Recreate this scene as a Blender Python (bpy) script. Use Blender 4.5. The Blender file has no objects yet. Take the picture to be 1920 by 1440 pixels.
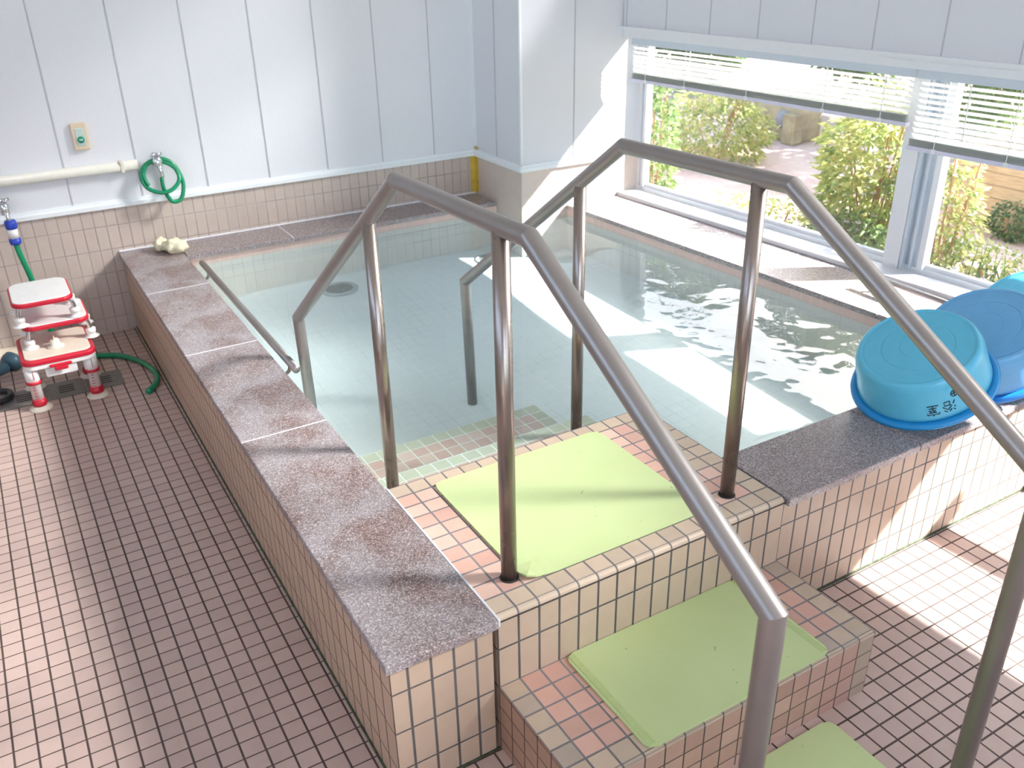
import bpy, bmesh, math, random
from mathutils import Vector, Matrix
random.seed(7)
U = 0.052            # one tile pitch in metres; shapes below are given in tile pitches
sc = bpy.context.scene
COL = sc.collection
PI = math.pi

# ------------------------------------------------------------------ camera
CAMP = Vector((-13.2207, -24.3544, 31.6406))
RX = Vector((0.85995, -0.51005, -0.01848)); RY = Vector((-0.24282, -0.37702, -0.89381)); RZ = Vector((0.44892, 0.77311, -0.44807))
cd = bpy.data.cameras.new('camera'); cam = bpy.data.objects.new('camera', cd); COL.objects.link(cam)
m3 = Matrix((RX, -RY, -RZ)).transposed()
cam.matrix_world = Matrix.Translation(CAMP * U) @ m3.to_4x4()
cd.sensor_width = 36.0; cd.lens = 36.0 * 1669.36 / 1920.0
cd.clip_start = 0.02; cd.clip_end = 200
cd.dof.use_dof = True; cd.dof.focus_distance = 2.1; cd.dof.aperture_fstop = 6.5
sc.camera = cam
# ------------------------------------------------------------------ colour management
vs = sc.view_settings
vs.view_transform = 'Standard'; vs.look = 'None'; vs.gamma = 1.0; vs.use_curve_mapping = False; vs.exposure = 0.35
cy = sc.cycles
cy.max_bounces = 9; cy.diffuse_bounces = 5; cy.glossy_bounces = 4; cy.transparent_max_bounces = 14; cy.transmission_bounces = 4
cy.caustics_reflective = False; cy.caustics_refractive = False; cy.use_light_tree = False
cy.sample_clamp_indirect = 6.0
try:
    cy.use_denoising = True
except Exception:
    pass
# ------------------------------------------------------------------ world, sun, large lights
w = bpy.data.worlds.new('sky'); sc.world = w; w.use_nodes = True
nt = w.node_tree; nt.nodes.clear()
wo = nt.nodes.new('ShaderNodeOutputWorld'); bg = nt.nodes.new('ShaderNodeBackground'); sk = nt.nodes.new('ShaderNodeTexSky')
sk.sky_type = 'NISHITA'; sk.sun_disc = False; sk.sun_elevation = math.radians(40); sk.sun_rotation = math.radians(60)
sk.air_density = 1.0; sk.dust_density = 2.0
bg.inputs['Strength'].default_value = .85
hz_ = nt.nodes.new('ShaderNodeMix'); hz_.data_type = 'RGBA'; hz_.inputs[0].default_value = .30; hz_.inputs[7].default_value = (.62, .64, .66, 1)
nt.links.new(sk.outputs[0], hz_.inputs[6]); nt.links.new(hz_.outputs[2], bg.inputs[0]); nt.links.new(bg.outputs[0], wo.inputs[0])

SUND = Vector((-1.0, 0.58, -0.90)).normalized()
def aim(o, d):
    o.rotation_mode = 'QUATERNION'; o.rotation_quaternion = Vector(d).to_track_quat('-Z', 'Y')
def light(name, kind, loc, d, energy, color, **kw):
    l = bpy.data.lights.new(name, kind); l.energy = energy; l.color = color
    for k, v in kw.items(): setattr(l, k, v)
    o = bpy.data.objects.new(name, l); COL.objects.link(o); o.location = Vector(loc) * U; aim(o, d); return o
SUN = light('sun', 'SUN', (60, -20, 90), SUND, 30.0, (1.0, 0.975, 0.94), angle=math.radians(0.9))
# hazy sunlight that comes in through the high frosted window above the bath (window_3)
for yy, zz, en in ((-55, 46, 3.0), (-32, 46, 3.0), (-9, 46, 3.2), (14, 46, 2.0), (37, 46, 1.2), (-8, 34, 3.4), (14, 34, 3.0), (37, 34, 1.6)):
    light('high_window_daylight', 'AREA', (38.5, yy, zz), Vector((-1, .58, -.75)), en, (1.0, 0.985, 0.97), shape='RECTANGLE', size=20 * U, size_y=13 * U, spread=math.radians(14))
# added fill light behind the camera, at a made-up unseen window (added_window_rear)
light('rear_fill_light', 'AREA', (0, -72, 40), (0.05, 1, -0.22), 34.0, (1.0, 0.985, 0.965), shape='RECTANGLE', size=70 * U, size_y=36 * U)

# added fill light for the window wall, at a made-up left window (added_window_left)
light('left_fill_light', 'AREA', (-58, 0, 48), (1, 0.05, -0.05), 9.0, (1.0, 0.99, 0.98), shape='RECTANGLE', size=80 * U, size_y=24 * U)

# ------------------------------------------------------------------ material helpers
def new_mat(name):
    m = bpy.data.materials.new(name); m.use_nodes = True; t = m.node_tree; t.nodes.clear()
    out = t.nodes.new('ShaderNodeOutputMaterial'); return m, t, out
def math_n(t, op, a, b=None, c=None, clamp=False):
    n = t.nodes.new('ShaderNodeMath'); n.operation = op; n.use_clamp = clamp
    for i, v in enumerate((a, b, c)):
        if v is None: continue
        if isinstance(v, (int, float)): n.inputs[i].default_value = v
        else: t.links.new(v, n.inputs[i])
    return n.outputs[0]
def mixc(t, f, a, b, typ='MIX'):
    n = t.nodes.new('ShaderNodeMix'); n.data_type = 'RGBA'; n.blend_type = typ
    for k, v in ((0, f), (6, a), (7, b)):
        if isinstance(v, (int, float)): n.inputs[k].default_value = v
        elif isinstance(v, (tuple, list)): n.inputs[k].default_value = (*v[:3], 1)
        else: t.links.new(v, n.inputs[k])
    return n.outputs[2]
def srgb(r, g, b):
    f = lambda c: ((c / 255 + .055) / 1.055) ** 2.4 if c / 255 > .04045 else c / 255 / 12.92
    return (f(r), f(g), f(b))
def prin(t, out, **kw):
    p = t.nodes.new('ShaderNodeBsdfPrincipled')
    for k, v in kw.items():
        k = k.replace('_', ' ')
        s = p.inputs[k]
        if isinstance(v, (tuple, list)): s.default_value = (*v[:3], 1) if len(s.default_value) == 4 else v
        elif isinstance(v, (int, float)): s.default_value = v
        else: t.links.new(v, s)
    t.links.new(p.outputs[0], out.inputs[0]); return p
def noise(t, vec, scale, detail=2.0, rough=.5):
    n = t.nodes.new('ShaderNodeTexNoise'); n.inputs['Scale'].default_value = scale; n.inputs['Detail'].default_value = detail; n.inputs['Roughness'].default_value = rough
    if vec is not None: t.links.new(vec, n.inputs['Vector'])
    return n
def ramp(t, v, stops):
    n = t.nodes.new('ShaderNodeValToRGB'); e = n.color_ramp.elements
    while len(e) < len(stops): e.new(.5)
    for i, (p, c) in enumerate(stops):
        e[i].position = p; e[i].color = (*c[:3], 1)
    t.links.new(v, n.inputs[0]); return n.outputs[0]
def bump(t, h, strength=.3, dist=.002):
    b = t.nodes.new('ShaderNodeBump'); b.inputs['Strength'].default_value = strength; b.inputs['Distance'].default_value = dist
    t.links.new(h, b.inputs['Height']); return b.outputs[0]
def simple(name, col, rough=.5, metal=0.0, var=.04, nscale=40, **kw):
    m, t, out = new_mat(name)
    tc = t.nodes.new('ShaderNodeTexCoord'); n = noise(t, tc.outputs['Object'], nscale, 3)
    d = tuple(c * (1 - var * 2) for c in col); l = tuple(min(1, c * (1 + var)) for c in col)
    c = ramp(t, n.outputs[0], [(.3, d), (.7, l)])
    prin(t, out, Base_Color=c, Roughness=rough, Metallic=metal, **kw); return m
def tile(name, col, grout, pu=1.0, pv=1.0, ou=0.0, ov=0.0, gu=.06, gv=.05, rough=.35, var=.07, hue=None, stain=0.0):
    """tiles laid on the UV grid (UV is in tile pitches)"""
    m, t, out = new_mat(name)
    uv = t.nodes.new('ShaderNodeUVMap').outputs[0]
    s = t.nodes.new('ShaderNodeSeparateXYZ'); t.links.new(uv, s.inputs[0])
    a = math_n(t, 'DIVIDE', math_n(t, 'SUBTRACT', s.outputs[0], ou), pu)
    b = math_n(t, 'DIVIDE', math_n(t, 'SUBTRACT', s.outputs[1], ov), pv)
    def edge(x, p, g):
        f = math_n(t, 'FRACT', x); d = math_n(t, 'MULTIPLY', math_n(t, 'MINIMUM', f, math_n(t, 'SUBTRACT', 1.0, f)), p)
        mr = t.nodes.new('ShaderNodeMapRange'); mr.interpolation_type = 'SMOOTHSTEP'
        mr.inputs[1].default_value = g * .35; mr.inputs[2].default_value = g * .75; t.links.new(d, mr.inputs[0]); return mr.outputs[0]
    mask = math_n(t, 'MINIMUM', edge(a, pu, gu), edge(b, pv, gv))
    cb = t.nodes.new('ShaderNodeCombineXYZ'); t.links.new(math_n(t, 'FLOOR', a), cb.inputs[0]); t.links.new(math_n(t, 'FLOOR', b), cb.inputs[1])
    wn = t.nodes.new('ShaderNodeTexWhiteNoise'); wn.noise_dimensions = '2D'; t.links.new(cb.outputs[0], wn.inputs[0])
    lo = tuple(c * (1 - var) for c in col); hi = tuple(min(1, c * (1 + var)) for c in (hue or col))
    tc = ramp(t, wn.outputs[0], [(0, lo), (1, hi)])
    o = t.nodes.new('ShaderNodeTexCoord').outputs['Object']
    n1 = noise(t, o, 28, 4); tc = mixc(t, .10, tc, n1.outputs[0], 'OVERLAY')
    n2 = noise(t, o, 3.0, 5, .65)
    g2 = mixc(t, ramp(t, n2.outputs[0], [(.35, (0, 0, 0)), (.65, (1, 1, 1))]), grout, tuple(min(1, c * 1.6 + .02) for c in grout))
    if stain > 0:
        sr = ramp(t, n2.outputs[0], [(.45, (0, 0, 0)), (.75, (1, 1, 1))])
        tc = mixc(t, math_n(t, 'MULTIPLY', sr, stain), tc, tuple(c * .62 for c in col))
    col_out = mixc(t, mask, g2, tc)
    r = math_n(t, 'MULTIPLY_ADD', mask, rough - .8, .8)
    prin(t, out, Base_Color=col_out, Roughness=r, Normal=bump(t, mask, .55, .0012)); return m

# ------------------------------------------------------------------ mesh helpers (all shapes in tile pitches)
ORG = {}
def tag(o, label=None, cat=None, group=None, kind=None):
    if label: o['label'] = label
    if cat: o['category'] = cat
    if group: o['group'] = group
    if kind: o['kind'] = kind
    return o
def thing(name, loc, label, cat, group=None):
    o = bpy.data.objects.new(name, None); COL.objects.link(o); o.empty_display_size = .05
    o.location = Vector(loc) * U; ORG[o.name] = Vector(loc); return tag(o, label, cat, group)
def obj(name, bm, mat, parent=None, kind=None, smooth=False, origin=None, boxuv=True):
    if boxuv:
        uvl = bm.loops.layers.uv.get('UVMap') or bm.loops.layers.uv.new('UVMap')
        bm.normal_update()
        for f in bm.faces:
            if f.tag: continue
            n = f.normal; ax = max(range(3), key=lambda i: abs(n[i]))
            for l in f.loops:
                c = l.vert.co; l[uvl].uv = ((c.y, c.z), (c.x, c.z), (c.x, c.y))[ax]
    vs_ = [v.co for v in bm.verts]
    if origin is None:
        mn = Vector([min(v[i] for v in vs_) for i in range(3)]); mx = Vector([max(v[i] for v in vs_) for i in range(3)])
        origin = Vector(((mn.x + mx.x) / 2, (mn.y + mx.y) / 2, mn.z))
    for v in bm.verts: v.co = (v.co - origin) * U
    me = bpy.data.meshes.new(name); bm.to_mesh(me); bm.free()
    for mm in (mat if isinstance(mat, (list, tuple)) else [mat]): me.materials.append(mm)
    if smooth:
        me.shade_smooth()
    o = bpy.data.objects.new(name, me); COL.objects.link(o)
    base = ORG[parent.name] if parent is not None else Vector((0, 0, 0))
    o.location = (origin - base) * U; ORG[o.name] = origin
    if parent is not None: o.parent = parent
    if kind: o['kind'] = kind
    return o
def B(): return bmesh.new()
def box(bm, x0, x1, y0, y1, z0, z1, bev=0.0, seg=2, mi=0):
    r = bmesh.ops.create_cube(bm, size=1.0)
    vv = r['verts']
    for v in vv:
        v.co = Vector(((x0 + x1) / 2 + v.co.x * (x1 - x0), (y0 + y1) / 2 + v.co.y * (y1 - y0), (z0 + z1) / 2 + v.co.z * (z1 - z0)))
    fs = set(f for v in vv for f in v.link_faces)
    if bev > 0:
        es = list(set(e for v in vv for e in v.link_edges))
        rr = bmesh.ops.bevel(bm, geom=es, offset=bev, segments=seg, affect='EDGES', profile=.5)
        fs = set(f for f in rr['faces']) | set(f for f in fs if f.is_valid)
    for f in fs:
        if f.is_valid: f.material_index = mi
    return vv
def poly_prism(bm, pts, z0, z1, mi=0):
    a = [bm.verts.new((p[0], p[1], z0)) for p in pts]; b = [bm.verts.new((p[0], p[1], z1)) for p in pts]
    n = len(pts); fs = [bm.faces.new(list(reversed(a))), bm.faces.new(b)]
    for i in range(n): fs.append(bm.faces.new((a[i], a[(i + 1) % n], b[(i + 1) % n], b[i])))
    for f in fs: f.material_index = mi
    bmesh.ops.recalc_face_normals(bm, faces=fs); return fs
def tube(bm, pts, r, seg=16, cap=True, mitre=False, radii=None):
    pts = [Vector(p) for p in pts]; n = len(pts); rings = []
    up = None
    for i, p in enumerate(pts):
        if i == 0: d = (pts[1] - p).normalized()
        elif i == n - 1: d = (p - pts[i - 1]).normalized()
        else:
            d0 = (p - pts[i - 1]).normalized(); d1 = (pts[i + 1] - p).normalized(); d = (d0 + d1).normalized()
        if up is None:
            up = Vector((0, 0, 1)) if abs(d.z) < .9 else Vector((1, 0, 0))
        a = d.cross(up).normalized(); b = a.cross(d).normalized(); up = b
        k = 1.0
        rr = (radii[i] if radii else r)
        ring = []
        if 0 < i < n - 1 and mitre:
            d0 = (p - pts[i - 1]).normalized()
            # project the circle of the incoming pipe on the mitre plane
            a0 = d0.cross(Vector((1, 0, 0)) if abs(d0.x) < .9 else Vector((0, 0, 1))).normalized(); b0 = a0.cross(d0).normalized()
            # keep phase with previous ring
            if 'pa' in locals(): a0 = (pa - d0 * pa.dot(d0)).normalized(); b0 = d0.cross(a0).normalized()
            for j in range(seg):
                t_ = 2 * PI * j / seg; q = (a0 * math.cos(t_) + b0 * math.sin(t_)) * rr
                q = q - d0 * (q.dot(d) / d0.dot(d)); ring.append(bm.verts.new(p + q))
            d1 = (pts[i + 1] - p).normalized(); pa = (a0 - d1 * a0.dot(d1)); 
            # reflect phase vector across the mitre plane
            pa = a0 - d1 * 0.0
            q = a0 - d0 * (a0.dot(d) / d0.dot(d)); pa = (q - d1 * q.dot(d1)).normalized()
        else:
            if mitre:
                if i == 0:
                    pa = d.cross(Vector((1, 0, 0)) if abs(d.x) < .9 else Vector((0, 0, 1))).normalized()
                a_, b_ = (pa - d * pa.dot(d)).normalized(), None
                b_ = d.cross(a_).normalized(); a, b = a_, b_
            for j in range(seg):
                t_ = 2 * PI * j / seg; ring.append(bm.verts.new(p + (a * math.cos(t_) + b * math.sin(t_)) * rr))
        rings.append(ring)
    fs = []
    for i in range(n - 1):
        for j in range(seg):
            fs.append(bm.faces.new((rings[i][j], rings[i][(j + 1) % seg], rings[i + 1][(j + 1) % seg], rings[i + 1][j])))
    if cap:
        fs.append(bm.faces.new(list(reversed(rings[0])))); fs.append(bm.faces.new(rings[-1]))
    for f in fs: f.smooth = True
    if mitre:
        for rg in rings[1:-1]:
            for j in range(seg):
                e = bm.edges.get((rg[j], rg[(j + 1) % seg]))
                if e: e.smooth = False
    bmesh.ops.recalc_face_normals(bm, faces=fs); return fs
def lathe(bm, prof, c=(0, 0, 0), seg=32, axis=Vector((0, 0, 1)), close=False):
    axis = Vector(axis).normalized(); q = Vector((0, 0, 1)).rotation_difference(axis); c = Vector(c); rings = []
    for r, z in prof:
        if r < 1e-6: rings.append([bm.verts.new(c + q @ Vector((0, 0, z)))])
        else: rings.append([bm.verts.new(c + q @ Vector((r * math.cos(2 * PI * j / seg), r * math.sin(2 * PI * j / seg), z))) for j in range(seg)])
    fs = []
    m = len(rings)
    for i in range(m if close else m - 1):
        A, Bq = rings[i], rings[(i + 1) % m]
        for j in range(seg):
            k = (j + 1) % seg
            if len(A) == 1 and len(Bq) == 1: continue
            if len(A) == 1: fs.append(bm.faces.new((A[0], Bq[j], Bq[k])))
            elif len(Bq) == 1: fs.append(bm.faces.new((A[j], Bq[0], A[k])))
            else: fs.append(bm.faces.new((A[j], Bq[j], Bq[k], A[k])))
    for f in fs: f.smooth = True
    bmesh.ops.recalc_face_normals(bm, faces=fs); return fs
def curve_pts(ctrl, n=12):
    """Catmull-Rom through control points"""
    P = [Vector(p) for p in ctrl]; P = [P[0] * 2 - P[1]] + P + [P[-1] * 2 - P[-2]]; out = []
    for i in range(1, len(P) - 2):
        for k in range(n):
            t_ = k / n; a, b, c, d = P[i - 1], P[i], P[i + 1], P[i + 2]
            out.append(.5 * ((2 * b) + (-a + c) * t_ + (2 * a - 5 * b + 4 * c - d) * t_ * t_ + (-a + 3 * b - 3 * c + d) * t_ ** 3))
    out.append(P[-2]); return out
def prism_s(bm, s0, s1, n0, n1, z0, z1, mi=0):
    """box in the window wall's own frame: s along the wall towards the camera, n outwards"""
    P = [WS(s0, n0), WS(s1, n0), WS(s1, n1), WS(s0, n1)]
    return poly_prism(bm, P, z0, z1, mi)
KW = 0.056
LW = math.hypot(1, KW)
def WS(s, n, z=None):
    d = Vector((KW / LW, -1 / LW)); o = Vector((1 / LW, KW / LW))
    p = Vector((43.1, 49.8)) + d * s + o * n
    return (p.x, p.y) if z is None else (p.x, p.y, z)

def split(name, bm, mat, parent, **kw):
    """every loose piece becomes an object of its own"""
    seen = set(); groups = []
    bm.verts.index_update()
    for v in bm.verts:
        if v in seen: continue
        st_ = [v]; g = set()
        while st_:
            x = st_.pop()
            if x in g: continue
            g.add(x); seen.add(x)
            for e in x.link_edges: st_.append(e.other_vert(x))
        groups.append(g)
    for g in groups:
        nb = bmesh.new(); mp = {v: nb.verts.new(v.co) for v in g}
        for f in {f for v in g for f in v.link_faces}:
            nf = nb.faces.new([mp[v] for v in f.verts]); nf.smooth = f.smooth; nf.material_index = f.material_index
        obj(name, nb, mat, parent, **kw)
    bm.free()
# ------------------------------------------------------------------ materials
GROUT_D = srgb(62, 48, 42)
M = {}
M['floor_l'] = tile('floor_tile', srgb(190, 166, 157), GROUT_D, .9585, .9545, -14.60, 8.157, .085, .06, .38, .04, srgb(194, 170, 160))
M['floor_r'] = tile('floor_tile_right', srgb(202, 178, 168), GROUT_D, .9615, .9615, 14.975, -6.809, .085, .085, .33, .05)
M['front'] = tile('tub_tile', srgb(196, 172, 150), srgb(76, 72, 70), 1.0, 2.07, 0.0, 5.57, .105, .08, .32, .03)
M['side'] = tile('tub_tile_side', srgb(200, 172, 150), srgb(96, 78, 68), 1.0, 2.07, 0.0, 5.57, .10, .08, .45, .04)
M['wains'] = tile('wall_tile', srgb(198, 183, 172), srgb(150, 138, 132), .945, 2.07, .25, 5.57, .09, .075, .35, .04, stain=.15)
M['wains2'] = tile('wall_tile_pillar', srgb(214, 198, 186), srgb(170, 158, 150), .945, 2.07, .25, 5.57, .07, .07, .35, .03)
SALM = [srgb(222, 178, 160), srgb(214, 170, 154), srgb(228, 192, 174), srgb(208, 166, 150)]
BEIG = [srgb(204, 183, 160), srgb(196, 176, 154), srgb(184, 168, 152)]
M['salm'] = [tile('salmon_tile_%d' % i, c, srgb(112, 108, 110), 1, 1, 0, 0, .085, .085, .38, .05) for i, c in enumerate(SALM)]
M['beig'] = [tile('beige_tile_%d' % i, c, srgb(104, 100, 100), 1, 1, 0, 0, .085, .085, .36, .04) for i, c in enumerate(BEIG)]
M['beigf'] = tile('beige_front_tile', srgb(196, 174, 152), srgb(70, 68, 66), 1, 2.07, 0, 5.57, .10, .085, .32, .03)
M['usalm'] = [tile('pool_step_tile_%d' % i, c, srgb(232, 232, 220), 1, 1, 0, 0, .07, .07, .4, .05) for i, c in enumerate([srgb(222, 190, 176), srgb(216, 180, 168), srgb(226, 198, 186)])]
M['ubeig'] = tile('pool_step_edge_tile', srgb(204, 204, 182), srgb(232, 232, 220), 1, 1, 0, 0, .07, .07, .4, .04)
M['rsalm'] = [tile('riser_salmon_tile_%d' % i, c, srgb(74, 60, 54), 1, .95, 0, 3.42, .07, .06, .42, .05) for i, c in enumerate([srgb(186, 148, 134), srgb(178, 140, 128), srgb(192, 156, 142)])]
M['pool'] = tile('pool_wall_tile', srgb(230, 224, 218), srgb(196, 190, 178), .95, 2.07, 0, 4.5, .05, .05, .3, .02)
M['pink'] = tile('pool_edge_tile', srgb(236, 204, 192), srgb(214, 200, 190), .95, 2.5, 0, 5.0, .05, .02, .3, .02)
M['poolf'] = tile('pool_floor_tile', srgb(238, 243, 244), srgb(214, 221, 220), .96, .96, 0, 0, .045, .045, .4, .01)
def granite():
    m, t, out = new_mat('granite'); o = t.nodes.new('ShaderNodeTexCoord').outputs['Object']
    v = t.nodes.new('ShaderNodeTexVoronoi'); v.inputs['Scale'].default_value = 420; t.links.new(o, v.inputs['Vector'])
    s = t.nodes.new('ShaderNodeSeparateColor'); t.links.new(v.outputs['Color'], s.inputs[0])
    c1 = ramp(t, s.outputs[0], [(0, srgb(84, 72, 70)), (.35, srgb(116, 100, 96)), (.62, srgb(146, 126, 120)), (.85, srgb(174, 166, 166)), (1, srgb(204, 200, 202))])
    n = noise(t, o, 6, 4, .6); k = ramp(t, n.outputs[0], [(.40, (0, 0, 0)), (.60, (1, 1, 1))])
    c2 = mixc(t, math_n(t, 'MULTIPLY', k, .45), c1, mixc(t, 1.0, c1, srgb(232, 208, 202), 'MULTIPLY'))
    c3 = mixc(t, math_n(t, 'MULTIPLY', math_n(t, 'SUBTRACT', 1.0, k), .22), c2, srgb(206, 204, 212))
    prin(t, out, Base_Color=c3, Roughness=.34, Normal=bump(t, s.outputs[0], .06, .0005)); return m
M['granite'] = granite()
def granite2():
    m, t, out = new_mat('wet_granite'); o = t.nodes.new('ShaderNodeTexCoord').outputs['Object']
    v = t.nodes.new('ShaderNodeTexVoronoi'); v.inputs['Scale'].default_value = 420; t.links.new(o, v.inputs['Vector'])
    s = t.nodes.new('ShaderNodeSeparateColor'); t.links.new(v.outputs['Color'], s.inputs[0])
    c1 = ramp(t, s.outputs[0], [(0, srgb(104, 92, 92)), (.4, srgb(140, 124, 122)), (.8, srgb(168, 158, 158)), (1, srgb(200, 194, 196))])
    prin(t, out, Base_Color=c1, Roughness=.25); return m
M['granite2'] = granite2()
def panel(name, col):
    m, t, out = new_mat(name); uv = t.nodes.new('ShaderNodeUVMap').outputs[0]
    s = t.nodes.new('ShaderNodeSeparateXYZ'); t.links.new(uv, s.inputs[0])
    x = math_n(t, 'DIVIDE', s.outputs[0], .227); f = math_n(t, 'FRACT', x)
    rib = math_n(t, 'SMOOTH_MIN', math_n(t, 'MULTIPLY', f, 6.0), 1.0, .2)
    c = mixc(t, rib, tuple(k * .93 for k in col), col)
    prin(t, out, Base_Color=c, Roughness=.32, Normal=bump(t, rib, .35, .0008)); return m
M['panel'] = panel('white_wall_panel', srgb(230, 231, 235))
M['seam'] = simple('panel_seam', srgb(190, 188, 196), .6)
M['trim'] = simple('white_trim', srgb(240, 244, 245), .3, 0, .008)
M['alu'] = simple('pale_window_metal', srgb(234, 235, 236), .38, .05, .008)
M['alu_b'] = simple('blue_grey_window_metal', srgb(208, 217, 224), .35, .1, .01)
M['plaster'] = simple('white_ceiling', srgb(240, 240, 238), .8)
M['caulk'] = simple('white_caulk', srgb(232, 232, 236), .5)
M['dgrout'] = simple('dark_grout', srgb(70, 66, 64), .8)
def steel(name, col, rough, metal=.95):
    m, t, out = new_mat(name); o = t.nodes.new('ShaderNodeTexCoord').outputs['Object']
    n = noise(t, o, 12, 2); r = math_n(t, 'MULTIPLY_ADD', n.outputs[0], .06, rough - .03)
    c = ramp(t, n.outputs[0], [(.3, tuple(k * .92 for k in col)), (.7, col)])
    prin(t, out, Base_Color=c, Roughness=r, Metallic=metal); return m
M['steel'] = steel('brushed_steel', srgb(158, 148, 142), .28)
M['rail'] = steel('dull_rail_coating', srgb(162, 157, 154), .36, .75)
M['chrome'] = steel('chrome', srgb(225, 228, 230), .12)
M['drain'] = steel('pool_drain_metal', srgb(196, 202, 200), .5, .1)
M['grate'] = simple('grey_drain_plastic', srgb(126, 122, 118), .5)
M['dark'] = simple('dark_gap', srgb(42, 38, 36), .8)
def schlick(t, f0, normal=None):
    g = t.nodes.new('ShaderNodeNewGeometry'); d = t.nodes.new('ShaderNodeVectorMath'); d.operation = 'DOT_PRODUCT'
    t.links.new(g.outputs['Incoming'], d.inputs[0]); t.links.new(normal if normal is not None else g.outputs['Normal'], d.inputs[1])
    c = math_n(t, 'ABSOLUTE', d.outputs['Value']); q = math_n(t, 'POWER', math_n(t, 'SUBTRACT', 1.0, c, clamp=True), 5.0)
    return math_n(t, 'MULTIPLY_ADD', q, 1 - f0, f0, clamp=True)
def water():
    m, t, out = new_mat('pool_water'); o = t.nodes.new('ShaderNodeTexCoord').outputs['Object']
    geo = t.nodes.new('ShaderNodeNewGeometry').outputs['Position']
    n1 = noise(t, geo, 2.2, 2, .45); n2 = noise(t, geo, 6.0, 2, .5)
    # livelier water near the inlet on the window side
    d = t.nodes.new('ShaderNodeVectorMath'); d.operation = 'DISTANCE'; t.links.new(geo, d.inputs[0]); d.inputs[1].default_value = (34.5 * U, 19 * U, 6.25 * U)
    k = t.nodes.new('ShaderNodeMapRange'); k.interpolation_type = 'SMOOTHSTEP'; k.inputs[1].default_value = .85; k.inputs[2].default_value = .15; k.inputs[3].default_value = 0; k.inputs[4].default_value = 1; t.links.new(d.outputs['Value'], k.inputs[0])
    h = math_n(t, 'ADD', math_n(t, 'MULTIPLY', n1.outputs[0], .07), math_n(t, 'MULTIPLY', n2.outputs[0], math_n(t, 'MULTIPLY', k.outputs[0], .10)))
    b = t.nodes.new('ShaderNodeBump'); b.inputs['Strength'].default_value = 1.0; b.inputs['Distance'].default_value = .10; t.links.new(h, b.inputs['Height'])
    fr = schlick(t, .03, b.outputs[0])
    tr = t.nodes.new('ShaderNodeBsdfTransparent'); tr.inputs[0].default_value = (.90, .975, .97, 1)
    gl = t.nodes.new('ShaderNodeBsdfGlossy'); gl.inputs['Roughness'].default_value = .02; t.links.new(b.outputs[0], gl.inputs['Normal'])
    mx = t.nodes.new('ShaderNodeMixShader'); t.links.new(fr, mx.inputs[0]); t.links.new(tr.outputs[0], mx.inputs[1]); t.links.new(gl.outputs[0], mx.inputs[2])
    t.links.new(mx.outputs[0], out.inputs[0]); return m
M['water'] = water()
def glass():
    m, t, out = new_mat('window_glass')
    fr = schlick(t, .045)
    tr = t.nodes.new('ShaderNodeBsdfTransparent'); tr.inputs[0].default_value = (.97, .98, .98, 1)
    gl = t.nodes.new('ShaderNodeBsdfGlossy'); gl.inputs['Roughness'].default_value = .01
    mx = t.nodes.new('ShaderNodeMixShader'); t.links.new(fr, mx.inputs[0]); t.links.new(tr.outputs[0], mx.inputs[1]); t.links.new(gl.outputs[0], mx.inputs[2])
    t.links.new(mx.outputs[0], out.inputs[0]); return m
M['glass'] = glass()
def mat_rubber():
    m, t, out = new_mat('green_ribbed_mat'); uv = t.nodes.new('ShaderNodeUVMap').outputs[0]
    s = t.nodes.new('ShaderNodeSeparateXYZ'); t.links.new(uv, s.inputs[0])
    fx = math_n(t, 'SINE', math_n(t, 'MULTIPLY', s.outputs[0], 2 * PI / .115)); fy = math_n(t, 'SINE', math_n(t, 'MULTIPLY', s.outputs[1], 2 * PI / .115))
    h = math_n(t, 'MULTIPLY_ADD', math_n(t, 'MULTIPLY', fx, fy), .5, .5)
    o = t.nodes.new('ShaderNodeTexCoord').outputs['Object']; n = noise(t, o, 5, 3); n2 = noise(t, o, 34, 3)
    c = ramp(t, n.outputs[0], [(.3, srgb(204, 220, 158)), (.7, srgb(210, 226, 166))])
    c = mixc(t, ramp(t, n2.outputs[0], [(.70, (0, 0, 0)), (.78, (1, 1, 1))]), c, srgb(130, 138, 100))
    c = mixc(t, math_n(t, 'MULTIPLY', math_n(t, 'SUBTRACT', 1.0, h), .22), c, srgb(140, 160, 96))
    prin(t, out, Base_Color=c, Roughness=.6, Normal=bump(t, h, .6, .0012)); return m
M['mat'] = mat_rubber()
M['mat_edge'] = simple('smooth_green_rubber', srgb(190, 208, 142), .5)
M['blue'] = simple('blue_plastic', srgb(96, 192, 224), .28, 0, .02, Subsurface_Weight=.0)
M['blue2'] = simple('deep_blue_plastic', srgb(24, 140, 206), .28, 0, .02)
M['blueb'] = simple('grey_blue_plastic', srgb(106, 172, 218), .3, 0, .02)
M['blueb2'] = simple('strong_blue_plastic', srgb(36, 128, 216), .3, 0, .02)
M['ink'] = simple('black_ink', srgb(24, 28, 40), .6)
M['white_pl'] = simple('white_plastic', srgb(240, 238, 234), .35, 0, .02)
M['cream_pl'] = simple('cream_plastic', srgb(232, 222, 204), .4, 0, .02)
M['red'] = simple('red_plastic', srgb(196, 30, 52), .35, 0, .04)
M['hose'] = simple('green_hose', srgb(10, 140, 96), .25, 0, .05)
M['hose_d'] = simple('dark_hose', srgb(38, 44, 48), .35)
M['tap_blue'] = simple('blue_connector', srgb(40, 70, 180), .35)
M['slate'] = simple('slate_blue_plastic', srgb(70, 104, 120), .4)
M['beigepl'] = simple('beige_switch_plastic', srgb(226, 206, 178), .4, 0, .02)
M['pale'] = simple('pale_green_plate', srgb(196, 214, 206), .4, 0, .02)
M['btn'] = simple('green_button', srgb(30, 150, 116), .4, 0, .03)
M['tape'] = simple('yellow_tape', srgb(214, 184, 80), .4, 0, .12, 25)
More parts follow.
